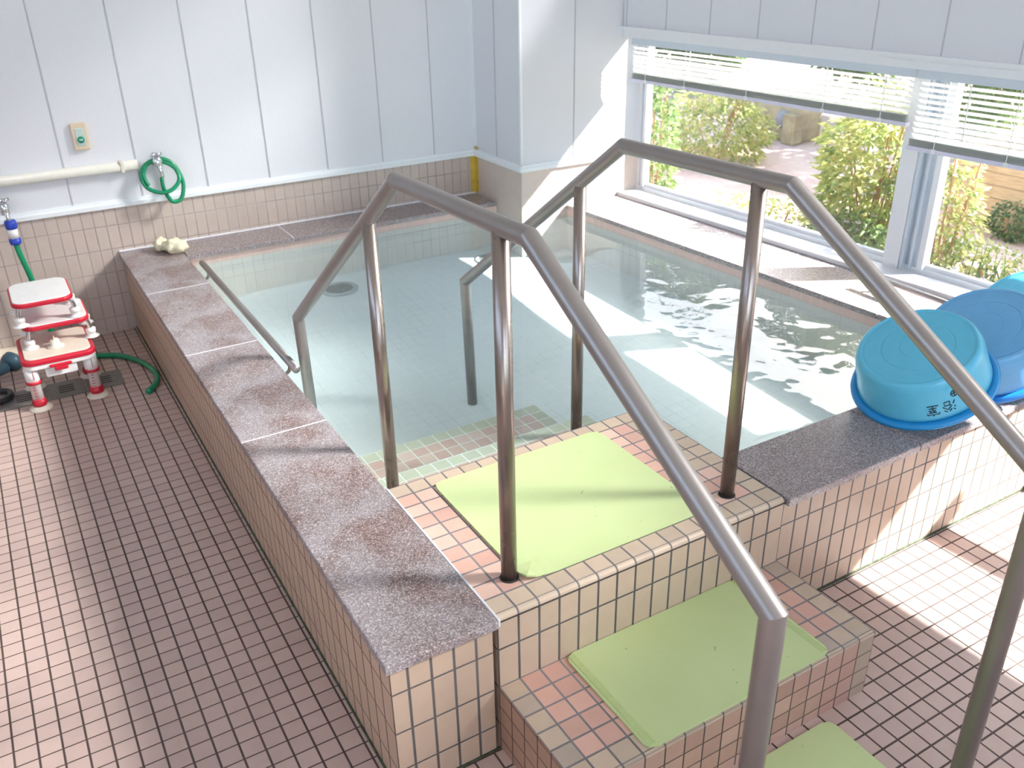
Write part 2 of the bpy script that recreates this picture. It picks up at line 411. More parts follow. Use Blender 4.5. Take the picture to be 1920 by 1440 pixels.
M['cloth'] = simple('cream_cloth', srgb(240, 232, 200), .9, 0, .08, 60)
M['pipe'] = simple('ivory_pipe', srgb(232, 230, 220), .4, 0, .02)
def slatm():
    m, t, out = new_mat('white_blind_slat')
    a = t.nodes.new('ShaderNodeBsdfPrincipled'); a.inputs['Base Color'].default_value = (*srgb(236, 238, 236), 1); a.inputs['Roughness'].default_value = .35
    b = t.nodes.new('ShaderNodeBsdfTranslucent'); b.inputs[0].default_value = (.9, .9, .85, 1)
    mx = t.nodes.new('ShaderNodeMixShader'); mx.inputs[0].default_value = .5; t.links.new(a.outputs[0], mx.inputs[1]); t.links.new(b.outputs[0], mx.inputs[2]); t.links.new(mx.outputs[0], out.inputs[0]); return m
M['slat'] = slatm()
M['railb'] = simple('lilac_white_blind_rail', srgb(222, 218, 232), .4, 0, .02)

# ------------------------------------------------------------------ the setting
XB0, YF, YB, ZC, XL = -4.75, 0.0, 59.2, 70.0, -60.0
ZT = 11.3      # top of the tiled dado
b = B()        # floor: left part, right part
def quad(bm, p, mi=0):
    f = bm.faces.new([bm.verts.new(v) for v in p]); f.material_index = mi; return f
def slab(bm, x0, x1, y0, y1, z0, z1, mi): box(bm, x0, x1, y0, y1, z0, z1, 0, 1, mi)
slab(b, XL, -2.0, -76, YB, -2.0, 0, 0); slab(b, -2.0, 54, -76, 2.0, -2.0, 0, 1)
obj('floor', b, [M['floor_l'], M['floor_r']], kind='structure')
b = B(); box(b, XL, 52, -76, 61, ZC, ZC + 2); obj('ceiling', b, M['plaster'], kind='structure')
b = B(); box(b, XL, 31.4, YB, YB + 2, -2, ZT); 
o = obj('wall_back', b, M['wains'], kind='structure')
b = B(); box(b, XL, 31.5, YB + .08, YB + 2, ZT, ZC); obj('wall_panel', b, M['panel'], o)
b = B()
for k in range(-4, 7):
    x = 3.82 + 5.72 * (k - 0) - (0 if k > -9 else 0)
    box(b, x - .045, x + .045, YB + .03, YB + .2, ZT + .6, ZC)
split('panel_seam', b, M['seam'], o)
def ledge(bm, p0, p1, nrm, z0=ZT - .05):
    """white ledge moulding running from p0 to p1, sticking out along nrm"""
    nx, ny = nrm
    for (d, za, zb) in ((.34, z0, z0 + .34), (.16, z0 + .34, z0 + .62)):
        poly_prism(bm, [p0, p1, (p1[0] + nx * d, p1[1] + ny * d), (p0[0] + nx * d, p0[1] + ny * d)], za, zb)
b = B(); ledge(b, (XL, YB + .1), (31.6, YB + .1), (0, -1)); obj('trim_1', b, M['trim'], kind='structure')
# corner pillar
b = B(); poly_prism(b, [(31.4, 49.8), (43.1, 49.8), (47.2, 49.8), (47.2, 61), (31.4, 61)], -1, ZT)
o = obj('wall_corner', b, M['wains2'], kind='structure')
b = B(); poly_prism(b, [(31.45, 49.86), (43.25, 49.86), (47.2, 49.86), (47.2, 61), (31.45, 61)], ZT, ZC); obj('wall_panel', b, M['panel'], o)
b = B()
for y in (54.6,): box(b, 31.38, 31.5, y - .05, y + .05, ZT + .6, ZC)
for x in (37.5,): box(b, x - .05, x + .05, 49.8, 49.9, ZT + .6, ZC)
split('panel_seam', b, M['seam'], o)
b = B(); box(b, 31.42, 31.9, YB - .35, YB + .1, ZT + .6, ZC); box(b, 31.36, 31.6, 49.78, 50.0, ZT + .6, ZC); split('corner_bead', b, M['trim'], o)
b = B(); ledge(b, (31.45, 49.6), (31.45, YB), (-1, 0)); ledge(b, (31.2, 49.86), (43.1, 49.86), (0, -1)); obj('trim_2', b, M['trim'], kind='structure')
# window wall
ZW0, ZW1 = 7.5, 23.2
SE = 80.0
b = B(); prism_s(b, 0.02, 128, 0, 1.2, ZW1 + .5, 31); prism_s(b, 0.02, 128, 1.2, 3, ZW1 + 2.2, 31); prism_s(b, .02, 128, 0, 3, 66, ZC); prism_s(b, SE, 128, 0, 3, -1, ZW1 + .5)
prism_s(b, -.5, SE, .8, 3, -1, ZW0 - .23)
wr = obj('wall_right', b, M['panel'], kind='structure')
b = B()
for k in range(0, 16):
    s = .5 + 5.5 * k; prism_s(b, s - .05, s + .05, -.03, .1, ZW1 + .6, 31)
split('panel_seam', b, M['seam'], wr)
b = B(); prism_s(b, -.1, SE, -.35, .6, ZW1 + .28, ZW1 + .62); prism_s(b, -.1, SE, -.12, .9, ZW1 - .35, ZW1 + .28); obj('trim_3', b, M['alu'], kind='structure')
b = B(); prism_s(b, 0, 128, .5, 1.0, 31, 66); w3 = obj('window_3', b, simple('frosted_high_window', srgb(236, 240, 244), .6), kind='structure')
def window(name, s0, s1, prof):
    """prof: (s from, s to, n front) pieces of the upright frame members"""
    b = B()
    prism_s(b, s0, s1, 2.45, 3.3, ZW0 - .2, ZW0 + .5); prism_s(b, s0, s1, 2.75, 3.2, ZW0 + .5, ZW0 + .8)
    prism_s(b, s0, s1, 2.3, 3.2, ZW1 + 1.7, ZW1 + 2.2)
    for (a, c, n) in prof: prism_s(b, a, c, n, 3.2, ZW0 + .1, ZW1 + 1.8)
    w_ = obj(name, b, M['alu'], kind='structure')
    b = B(); prism_s(b, s0 + .2, s1 - .2, 2.92, 2.98, ZW0 + .7, ZW1 + 1.8); obj('window_pane', b, M['glass'], w_)
    return w_
w1 = window('window_1', 0.02, 31.9, [(.02, .4, 2.5), (.4, .75, 2.75), (.75, 1.15, 2.45), (30.5, 31.85, 2.0)])
w2 = window('window_2', 31.95, SE, [(33.25, 33.75, 2.35), (SE - 1, SE, 2.4)])
b = B(); prism_s(b, 31.9, 32.15, 2.1, 3.2, ZW0 + .1, ZW1 - .3); prism_s(b, 32.15, 32.6, 2.7, 3.2, ZW0 + .1, ZW1 - .3); prism_s(b, 32.6, 32.8, 2.3, 3.2, ZW0 + .1, ZW1 - .3); prism_s(b, 32.8, 33.25, 2.6, 3.2, ZW0 + .1, ZW1 - .3); obj('meeting_strip', b, M['alu_b'], w2)
b = B(); prism_s(b, 60.5, SE, 2.4, 3.2, 17.2, 18.6); obj('transom', b, M['alu'], w2)
b = B(); prism_s(b, 0.02, SE, .0, 2.6, ZW0 - .16, ZW0 + .12); prism_s(b, 0.02, SE, -.05, .1, ZW0 - .22, ZW0 + .17); obj('trim_4', b, M['alu'], kind='structure')
# left wall and the wall behind the camera, with windows added around the fill lights
b = B(); box(b, XL - 2, XL, -76, 61, -2, 36); box(b, XL - 2, XL, -76, 61, 60, ZC); box(b, XL - 2, XL, -76, -40, 36, 60); box(b, XL - 2, XL, 40, 61, 36, 60); obj('wall_left', b, M['plaster'], kind='structure')
b = B()
for y in (-40, -14, 13, 39): box(b, XL - 1.6, XL - .6, y, y + 1, 36, 60)
box(b, XL - 1.6, XL - .6, -40, 40, 36, 37); box(b, XL - 1.6, XL - .6, -40, 40, 59, 60); w5 = obj('added_window_left', b, M['alu'], kind='structure')
b = B(); box(b, XL - 1.15, XL - 1.1, -40, 40, 36, 60); obj('window_pane', b, M['glass'], w5)
b = B(); box(b, XL, -44, -78, -76, -2, ZC); box(b, 28, 54, -78, -76, -2, ZC); box(b, -44, 28, -78, -76, -2, 20); box(b, -44, 28, -78, -76, 60, ZC)
obj('wall_front', b, M['plaster'], kind='structure')
b = B()
for x in (-44, -20, 4, 27): box(b, x, x + 1, -77.5, -76.3, 20, 60)
box(b, -44, 28, -77.5, -76.3, 20, 21); box(b, -44, 28, -77.5, -76.3, 59, 60)
w4 = obj('added_window_rear', b, M['alu'], kind='structure')
b = B(); box(b, -44, 28, -76.95, -76.9, 20, 60); obj('window_pane', b, M['glass'], w4)

# ------------------------------------------------------------------ the bath
bath = thing('bath', (18, 30, 0), 'large sunken bath with tiled walls, brown granite coping and tiled entry platform', 'bath')
b = B(); box(b, XB0, -.2, .0, YB, 0, 6.87, .04, 1); 
for f in b.faces:
    f.material_index = 1 if abs(f.normal.x) > .5 else 0
o = obj('side_wall', b, [M['front'], M['side']], bath)
b = B(); box(b, 16.0, 46.55, .08, 4.2, 0, 6.87, .03, 1); obj('front_wall', b, M['front'], bath)
# inner faces of the pool
def PR(y, dx=0):   # the window-side inner wall runs slightly off square
    return 36.6 + .057 * (49.8 - y) + dx
b = B()
ZP = -.6; ZWL = 6.25
def wallq(bm, p0, p1, z0, z1, mi):
    f = quad(bm, [(p0[0], p0[1], z0), (p1[0], p1[1], z0), (p1[0], p1[1], z1), (p0[0], p0[1], z1)], mi)
segsP = [((-.12, 11), (-.12, 55.0)), ((-.12, 55.0), (31.4, 55.0)), ((PR(49.8, .15), 49.8), (PR(4.3, .15), 4.3)), ((PR(4.3), 4.3), (16.0, 4.3)), ((43.0, 49.78), (31.38, 49.78)), ((31.38, 49.78), (31.38, 55.0))]
for p0, p1 in segsP:
    wallq(b, p0, p1, ZP, 6.1 if p0[0] < 42 and p0 != (31.38, 49.78) else 5.9, 0)
    if p0[0] < 42 and p0 != (31.38, 49.78): wallq(b, p0, p1, 6.1, 6.87, 1)
obj('pool_lining', b, [M['pool'], M['pink']], bath)
b = B(); nx, ny = 24, 28; vg = []
for i in range(nx + 1):
    row = []
    for j in range(ny + 1):
        x = -.3 + (39.6 + .3) * i / nx; y = 4.2 + 51.0 * j / ny
        a = min(1, max(0, (y - 26) / 29)); c = min(1, max(0, (x - 17) / 22)) * min(1, max(0, (y - 2) / 25))
        a = a * a * (3 - 2 * a); row.append(b.verts.new((x, y, .45 + 2.25 * (1 - (1 - a) * (1 - c * .9)))))
    vg.append(row)
for i in range(nx):
    for j in range(ny):
        if vg[i][j].co.x > 31 and vg[i][j].co.y > 49.6: continue
        b.faces.new((vg[i][j], vg[i + 1][j], vg[i + 1][j + 1], vg[i][j + 1]))
bmesh.ops.delete(b, geom=[v for v in b.verts if not v.link_faces], context='VERTS')
for f in b.faces: f.smooth = True
obj('pool_floor', b, M['poolf'], bath)
# coping slabs
def cop(name, pts, mat, z0=6.87, z1=7.27, bev=.06):
    b = B(); fs = poly_prism(b, pts, z0, z1)
    es = [e for e in b.edges if max(v.co.z for v in e.verts) > z1 - .01 and min(v.co.z for v in e.verts) > z1 - .01]
    bmesh.ops.bevel(b, geom=es, offset=bev, segments=2, affect='EDGES', profile=.5)
    return obj(name, b, mat, bath)
xo, xi = -4.92, -.02
js = [-.18, 19.55, 33.0, 46.6, YB]
for k in range(4):
    y0 = js[k] + (.04 if k else 0); y1 = js[k + 1] - .04
    if k == 3: y1 = YB - .02
    cop('coping_slab', [(xo, y0), (xi, y0), (xi, y1), (xo, y1)], M['granite'])
for xa, xb in ((.0, 9.6), (9.68, 31.15)): cop('coping_slab', [(xa + .03, 54.6), (xb, 54.6), (xb, YB - .02), (xa + .03, YB - .02)], M['granite2'])
cop('coping_slab', [(16.1, -.22), (25.7, -.22), (25.7, 4.5), (16.1, 4.5)], M['granite2'])
cop('coping_slab', [(25.78, -.22), (46.4, -.22), (46.2, 4.5), (25.78, 4.5)], M['granite2'])
jw = [4.55, 13.2, 25.4, 37.5, 49.75]
for k in range(4):
    y0, y1 = jw[k] + .03, jw[k + 1] - .03
    xw = lambda y: 43.1 + KW * (49.8 - y) + .75
    cop('coping_slab', [(PR(y0), y0), (xw(y0), y0), (xw(y1), y1), (PR(y1), y1)], M['granite2'])
# joints in the coping, white caulk against wall and platform
b = B()
for y in js[1:4]: box(b, xo + .02, xi - .02, y - .045, y + .045, 6.9, 7.262)
box(b, xi - .005, xi + .10, -.15, 11.1, 6.9, 7.285, .02, 1)
box(b, xo + .05, 31.2, YB - .2, YB + .02, 7.26, 7.42, .05, 1)
box(b, 9.6, 9.68, 54.65, YB - .1, 6.9, 7.262)
split('caulk_line', b, M['caulk'], bath)
b = B(); box(b, 16.05, 46, .0, .09, .0, .13); box(b, XB0 - .09, XB0 + .02, .02, YB - .05, .0, .12); box(b, XB0 - .02, -.05, -.07, .02, 0, .1)
split('foot_joint', b, simple('dark_green_foot_joint', srgb(74, 82, 62), .7, 0, .3, 60), bath)
# grid helper: cells of one tile each, with their own tile colours
def cells(bm, x0, y0, nx, ny, z, pick, dx=1.0, dy=1.0):
    uvl = bm.loops.layers.uv.get('UVMap') or bm.loops.layers.uv.new('UVMap')
    V = {}
    for i in range(nx + 1):
        for j in range(ny + 1): V[i, j] = bm.verts.new((x0 + i * dx, y0 + j * dy, z))
    for i in range(nx):
        for j in range(ny):
            f = bm.faces.new((V[i, j], V[i + 1, j], V[i + 1, j + 1], V[i, j + 1])); f.material_index = pick(i, j); f.tag = True
            for l, (a, c) in zip(f.loops, ((0, 0), (1, 0), (1, 1), (0, 1))): l[uvl].uv = (i + a, j + c)
def nosing(bm, p0, p1, out, r, z, depth, n, mi, uvoff=0.0):
    """rounded front edge of a tiled step: quarter round from the top (z) down by r, outwards; u runs along the edge"""
    uvl = bm.loops.layers.uv.get('UVMap') or bm.loops.layers.uv.new('UVMap')
    p0 = Vector((*p0, 0)); p1 = Vector((*p1, 0)); out = Vector((*out, 0)); K = 5; rows = []
    for k in range(K + 1):
        a = PI / 2 * k / K; off = out * (r * math.sin(a)); zz = z - r + r * math.cos(a)
        rows.append([bm.verts.new((p0 + (p1 - p0) * (i / n) + off + Vector((0, 0, zz)))) for i in range(n + 1)])
    L_ = (p1 - p0).length
    for k in range(K):
        for i in range(n):
            f = bm.faces.new((rows[k][i], rows[k + 1][i], rows[k + 1][i + 1], rows[k][i + 1])); f.material_index = mi(i) if callable(mi) else mi; f.tag = True; f.smooth = True
            for l in f.loops:
                v = l.vert; ii = i if v in (rows[k][i], rows[k + 1][i]) else i + 1; kk = k if v in (rows[k][i], rows[k][i + 1]) else k + 1
                l[uvl].uv = (uvoff + L_ * ii / n, .5 + .35 * kk / K)
# entry platform, 16 x 11 tiles
rnd = random.Random(3)
matsP = M['salm'] + M['beig'] + [M['beigf']]
def pickP(i, j):
    if j == 0 or j == 10 or i >= 15 or (i == 14 and j > 3): return 4 + rnd.choice((0, 0, 1))
    return rnd.choice((0, 0, 1, 2, 2, 1, 3))
b = B(); r = .22
cells(b, 0, r, 16, 11, 7.27, pickP, 1.0, (11 - r) / 11)
nosing(b, (0, r), (16, r), (0, -1), r, 7.27, 0, 16, lambda i: 4 + (i % 2))
box(b, 0.0, 15.99, 0.0, 11, 0, 7.27 - r, 0, 1, 7)
fs = [f for f in b.faces if not f.tag and abs(f.normal.z) > .5]
b.normal_update()
bmesh.ops.delete(b, geom=[f for f in b.faces if (not f.tag) and f.calc_center_median().z > 7.0 and abs(f.normal.z) > .5], context='FACES_ONLY')
# inner edges down to the water
quad(b, [(0, 11, 6.9), (16, 11, 6.9), (16, 11, 7.27), (0, 11, 7.27)], 4); quad(b, [(16, 4.3, 0), (16, 11, 0), (16, 11, 7.27), (16, 4.3, 7.27)], 4)
obj('entry_platform', b, matsP, bath)
b = B(); box(b, .02, 15.98, -.03, .02, 6.98, 7.045); obj('dark_joint', b, M['dgrout'], bath)
# underwater steps
matsU = M['usalm'] + [M['ubeig']]
for (y0, y1, z, n) in ((11, 16.55, 4.25, 6), (16.55, 22.9, 2.15, 6)):
    b = B()
    cells(b, -.1, y0, 16, n, z, lambda i, j, n=n: 3 if (j == n - 1 or i == 15) else rnd.choice((0, 1, 2)), 16.1 / 16, (y1 - y0) / n)
    box(b, -.1, 15.99, y0, y1, -.5, z - .02, 0, 1, 3)
    obj('pool_step', b, matsU, bath)
# drains on the pool floor
def pool_drain(x, y, z, r):
    b = B(); lathe(b, [(0, .0), (r, .0), (r, .12), (r * .78, .16), (r * .76, .1), (0, .1)], (x, y, z), 36)
    o = obj('pool_drain', b, M['drain'], bath)
    b = B()
    for k in range(-6, 7):
        h = math.sqrt(max(0, (r * .72) ** 2 - (k * r * .11) ** 2)); box(b, x + k * r * .11 - r * .025, x + k * r * .11 + r * .025, y - h, y + h, z + .1, z + .14)
    obj('drain_slots', b, M['grate'], o)
pool_drain(12.4, 51.6, 2.55, 1.8); pool_drain(28.4, 51.0, 2.6, 1.7)
# water
b = B(); nx = 4
pts = [(-.12, 11.0), (-.12, 55), (31.4, 55), (31.4, 49.8), (PR(49.8, .15), 49.8), (PR(4.3, .15), 4.3), (16, 4.3), (16, 11)]
b.faces.new([b.verts.new((x, y, ZWL)) for x, y in reversed(pts)]); b.normal_update()
o = obj('bath_water', b, M['water']); tag(o, 'clear pale green water filling the bath', 'water')

# ------------------------------------------------------------------ entry step in front of the platform
es = thing('entry_step', (8, -3, 0), 'low salmon and beige tiled step in front of the bath platform', 'step')
b = B(); Z1 = 3.55; r = .16
cells(b, 0, -6.0 + r, 16, 6, Z1, lambda i, j: (4 + rnd.choice((0, 1, 2))) if (j == 0 or i in (0, 15)) else rnd.choice((0, 1, 1, 3)), 1.0, (6 - r) / 6)
nosing(b, (0, -6 + r), (16, -6 + r), (0, -1), r, Z1, 0, 16, lambda i: 4 + (i % 3))
obj('tread', b, M['salm'] + M['beig'], es)
b = B(); uvl = b.loops.layers.uv.new('UVMap')
for i in range(16):
    for (za, zb) in ((-.4, 0.57), (.57, 1.52), (1.52, 2.47), (2.47, Z1 - r)):
        mi = 3 if i in (0, 15) else rnd.choice((0, 1, 2)); f = quad(b, [(i, -6, za), (i + 1, -6, za), (i + 1, -6, zb), (i, -6, zb)], mi)
for j in range(6):
    for (za, zb) in ((-.4, 0.57), (.57, 1.52), (1.52, 2.47), (2.47, Z1 - .01)):
        for x in (0, 16):
            quad(b, [(x, -6 + j, za), (x, -5 + j, za), (x, -5 + j, zb), (x, -6 + j, zb)], 3 if j == 0 else 4)
# closed core
box(b, .02, 15.98, -5.98, .0, -.4, Z1 - .03, 0, 1, 3)
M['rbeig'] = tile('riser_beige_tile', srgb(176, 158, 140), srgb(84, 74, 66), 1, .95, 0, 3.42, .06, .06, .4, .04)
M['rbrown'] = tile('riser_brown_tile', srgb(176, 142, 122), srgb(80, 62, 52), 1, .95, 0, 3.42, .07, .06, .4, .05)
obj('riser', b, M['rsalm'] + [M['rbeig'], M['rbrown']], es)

# ------------------------------------------------------------------ non-slip mats
def rubber_mat(x0, x1, y0, y1, z, label, curl=0.0, edge='l', rot=0.0):
    t = thing('rubber_mat', ((x0 + x1) / 2, (y0 + y1) / 2, z), label, 'mat')
    b = B(); nx, ny = 20, 16; th = .10; V = {}
    cx, cy_ = (x0 + x1) / 2, (y0 + y1) / 2
    for i in range(nx + 1):
        for j in range(ny + 1):
            x = x0 + (x1 - x0) * i / nx; y = y0 + (y1 - y0) * j / ny
            u, v = i / nx, j / ny; cz = curl * max(0, 1 - math.hypot(u, v) / .16) ** 1.5
            # rounded corners
            for (cu, cv) in ((0, 0), (1, 0), (0, 1), (1, 1)):
                if abs(u - cu) < 1e-6 and abs(v - cv) < 1e-6: x += (.12 if cu == 0 else -.12); y += (.12 if cv == 0 else -.12)
            V[i, j] = b.verts.new((x, y, z + th + cz))
    for i in range(nx):
        for j in range(ny): b.faces.new((V[i, j], V[i + 1, j], V[i + 1, j + 1], V[i, j + 1]))
    g = bmesh.ops.extrude_face_region(b, geom=list(b.faces)); 
    for v in [e for e in g['geom'] if isinstance(e, bmesh.types.BMVert)]: v.co.z -= th - .012
    bmesh.ops.recalc_face_normals(b, faces=b.faces)
    obj('ribbed_sheet', b, M['mat'], t)
    b = B()
    if 'l' in edge: box(b, x0 + .12, x0 + .42, y0 + .12, y1 - .12, z + th * .9, z + th + .035, .015, 1)
    if 'r' in edge: box(b, x1 - .42, x1 - .12, y0 + .12, y1 - .12, z + th * .9, z + th + .035, .015, 1)
    if len(b.verts): split('smooth_border', b, M['mat_edge'], t)
    else: b.free()
    return t
rubber_mat(2.1, 12.15, 1.2, 10.15, 7.275, 'pale green ribbed rubber mat on the bath platform between the handrails', .22, '')
rubber_mat(3.25, 13.3, -5.9, .0 - .03, 3.56, 'green ribbed rubber mat on the low entry step, dotted with small stains', 0, 'lr')
rubber_mat(3.2, 13.25, -13.5, -6.4, .01, 'green rubber mat on the floor at the foot of the entry step', 0, '')

# ------------------------------------------------------------------ handrails
def handrail(x, label, low_x=None):
    t = thing('handrail', (x, 8, 0), label, 'handrail', None)
    lx = x
    b = B(); R_ = .37
    P = [(lx, -12.05, .0), (lx, -12.05, 15.6), (x, .02, 22.72), (x, 11.0, 22.42), (x, 28.6, 10.05), (x, 28.25, .45)]
    # one pipe with mitred corners: front post, slope, level part, slope down into the water, pool post
    tube(b, P, R_, 28, True, True); obj('rail_pipe', b, M['rail'], t)
    for (y, z0, z1) in ((1.95 if x < 5 else 1.75, 7.27, 22.65), (14.6, 4.25, 19.88)):
        b = B(); tube(b, [(x, y, z0), (x, y, z1)], .345, 28); p = obj('post', b, M['steel'], t)
        b = B(); lathe(b, [(.0, 0), (.42, 0), (.40, .03), (.35, .05), (.0, .05)], (x, y, z0), 24); obj('base_ring', b, M['dark'], p)
    return t
handrail(1.72, 'bent steel pipe handrail on the left, nearer the granite ledge')
handrail(13.87, 'bent steel pipe handrail on the right, nearer the window and blue tubs')
# low grab bar along the left inner wall of the pool
gb = thing('grab_bar', (.8, 40, 6), 'thin steel grab bar just inside the left wall of the bath', 'grab bar')
b = B(); tube(b, [(.85, 52.9, 6.95), (.85, 27.6, 6.95)], .27, 20); obj('bar', b, M['rail'], gb)
for y in (51.0, 29.2):
    b = B(); tube(b, curve_pts([(.85, y, 6.8), (.85, y, 6.35), (.6, y, 6.1), (.0, y, 6.05), (-.12, y, 6.05)], 5), .12, 12); obj('bracket', b, M['steel'], gb)
gb2 = thing('grab_bar', (40.3, 10, 7.27), 'thin grey grab bar over the window-side coping beside the blue tubs', 'grab bar')
b = B(); tube(b, [(42.2, 17.0, 8.4), (41.55, 3.2, 8.4)], .2, 16); obj('bar', b, M['rail'], gb2)
for y in (16.2, 4.0):
    b = B(); tube(b, [(41.6 + .047 * (y - 4), y, 8.35), (41.6 + .047 * (y - 4), y, 7.27)], .15, 12); obj('post', b, M['steel'], gb2)

# ------------------------------------------------------------------ blue wash tubs
def stroke(bm, pts, c, n, ux, uy, w=.05, lift=.02):
    pass
def basin(loc, nrm, spin, label, m1, m2, write=False):
    t = thing('wash_tub', loc, label, 'tub', None)
    R1, R2, H = 3.86, 2.97, 2.6
    b = B()
    prof = [(0, H), (R2 * .29, H), (R2 * .30, H), (R2 * .31, H - .035), (R2 * .32, H), (R2 * .33, H), (R2 * .605, H), (R2 * .62, H), (R2 * .63, H - .035), (R2 * .64, H), (R2 * .655, H), (R2 * .90, H), (R2 * .93, H), (R2 * .95, H - .03), (R2 * .97, H + .02), (R2 * .985, H + .05), (R2 + .05, H + .02), (R2 + .18, H - .12), (R2 + .3, H - .45), (R1 - .42, .45), (R1 - .38, .28),
            (R1 - .40, .26), (R1 - .5, .45), (R2 + .2, H - .5), (R2, H - .15), (R2 * .9, H - .1), (0, H - .1)]
    lathe(b, prof, loc, 72); body = obj('tub_body', b, m1, t, origin=Vector(loc))
    b = B(); lathe(b, [(R1 - .42, .3), (R1 - .08, .2), (R1, .08), (R1, 0), (R1 - .05, .0), (R1 - .12, .12), (R1 - .42, .2)], loc, 72, close=True)
    obj('rim', b, m2, t, origin=Vector(loc))
    if write:
        # hand written characters 浴 室, a circled mark and a short stroke on the side of the tub
        b = B()
        def onside(a, h):      # a = angle, h = height on the slanted wall
            rr = (R2 + .3) + (R1 - .42 - (R2 + .3)) * ((H - .45 - h) / (H - .9)) + .02
            return Vector(loc) + Vector((rr * math.cos(a), rr * math.sin(a), h))
        def ink(seq, a0, h0, sc_, wd=.026):
            for s_ in seq:
                P = [onside(a0 + (u) * sc_ / 3.4, h0 + v * sc_) for u, v in s_]
                tube(b, P, wd, 5)
        # u to the right, v up; glyphs run sideways around the tub (tops toward the right)
        rotg = lambda seq: [[(.5 - u, .5 - v) for u, v in s_] for s_ in seq]
        yoku = [[(.08, .95), (.2, .85)], [(.02, .68), (.15, .6)], [(.05, .05), (.2, .35)], [(.5, .98), (.34, .78)], [(.68, .98), (.9, .8)], [(.6, .8), (.3, .45)], [(.6, .8), (.98, .45)], [(.42, .38), (.42, .02), (.84, .02), (.84, .38), (.42, .38)]]
        shitsu = [[(.5, 1), (.5, .9)], [(.08, .72), (.08, .86), (.92, .86), (.9, .72)], [(.25, .66), (.78, .66)], [(.5, .66), (.32, .46), (.74, .48)], [(.66, .58), (.8, .42)], [(.25, .26), (.77, .26)], [(.5, .44), (.5, .04)], [(.1, .03), (.92, .03)]]
        a_ = WRITE_A
        ink(rotg(yoku), a_ + .06, .98, .70); ink(rotg(shitsu), a_ - .18, .92, .70)
        circ = [[(.5 + .42 * math.cos(k * PI / 8), .5 + .42 * math.sin(k * PI / 8)) for k in range(17)], [(.2, .5), (.8, .5)], [(.5, .2), (.5, .8)]]
        ink(rotg(circ), a_ + .17, 1.72, .46); ink([[(0, -.5), (.15, .3), (.1, .6)]], a_ + .55, 1.5, .35)
        obj('handwriting', b, M['ink'], body, origin=Vector(loc))
    q = Vector((0, 0, 1)).rotation_difference(Vector(nrm).normalized()) @ Matrix.Rotation(spin, 3, 'Z').to_quaternion()
    t.rotation_mode = 'QUATERNION'; t.rotation_quaternion = q; return t
WRITE_A = -2.13
basin((29.2, 2.66, 8.963 + .02), (-.43106, .0072, .9023), 0, 'upturned sky blue plastic wash tub with black handwriting, nearest on the coping', M['blue'], M['blue2'], True)
basin((34.9, 2.5, 9.06 + .02), (-.4586, .0057, .8887), .6, 'upturned grey blue plastic wash tub leaning behind the one with handwriting', M['blueb'], M['blueb2'])
basin((40.4, 2.9, 9.08 + .02), (-.455, -.02, .89), 1.2, 'turquoise blue wash tub, farthest of the three and mostly hidden at the right edge', M['blue'], M['blue2'])

# ------------------------------------------------------------------ window blinds
def blind(s0, s1, zb, label, wand):
    t = thing('venetian_blind', WS((s0 + s1) / 2, 0, ZW1), label, 'blind')
    b = B(); prism_s(b, s0, s1, -.05, .42, ZW1 - .95, ZW1 - .28); obj('head_rail', b, M['alu_b'], t)
    b = B(); zt = ZW1 - 1.25; z = zt; k = 0; W = .23
    while z > zb + .62:
        tl = .66 + (.35 if z < zb + 2.6 else .0)
        K = 4; prev = None
        for q in range(K + 1):
            a = (q / K - .5) * 2; n = .18 + W * a * math.cos(tl); zz = z - W * a * math.sin(tl) + .04 * (1 - a * a)
            cur = [b.verts.new(WS(s0 + .1, n, zz)), b.verts.new(WS(s1 - .1, n, zz))]
            if prev:
                f = b.faces.new((prev[0], prev[1], cur[1], cur[0])); f.smooth = True
            prev = cur
        z -= .40; k += 1
    for q in range(9):      # slats stacked on the bottom rail
        prism_s(b, s0 + .1, s1 - .1, -.04, .40, zb + .34 + q * .055, zb + .355 + q * .055)
    obj('slats', b, M['slat'], t)
    b = B(); prism_s(b, s0, s1, -.06, .42, zb, zb + .3); obj('bottom_rail', b, M['railb'], t)
    cs = [s0 + 2.2, s0 + 7.5, s0 + 15, s0 + 23, s1 - 2.2]
    b = B()
    for s in cs:
        if s < s1:
            for n in (-.09, .46): prism_s(b, s - .03, s + .03, n, n + .03, zb + .1, ZW1 - .9)
            prism_s(b, s - .16, s + .16, -.12, -.06, zb + .02, zb + .34)
    split('ladder_cord', b, M['white_pl'], t)
    b = B(); tube(b, [WS(wand, -.3, ZW1 - 1), WS(wand + .1, -.3, zb + 1.2)], .05, 8); obj('tilt_wand', b, M['white_pl'], t)
    return t
blind(1.4, 31.8, 18.85, 'white slatted blind on the wide left window, pulled further up', 2.6)
blind(32.1, 57.5, 17.3, 'white slatted blind at the right edge, hanging lower than its neighbour', 36.3)

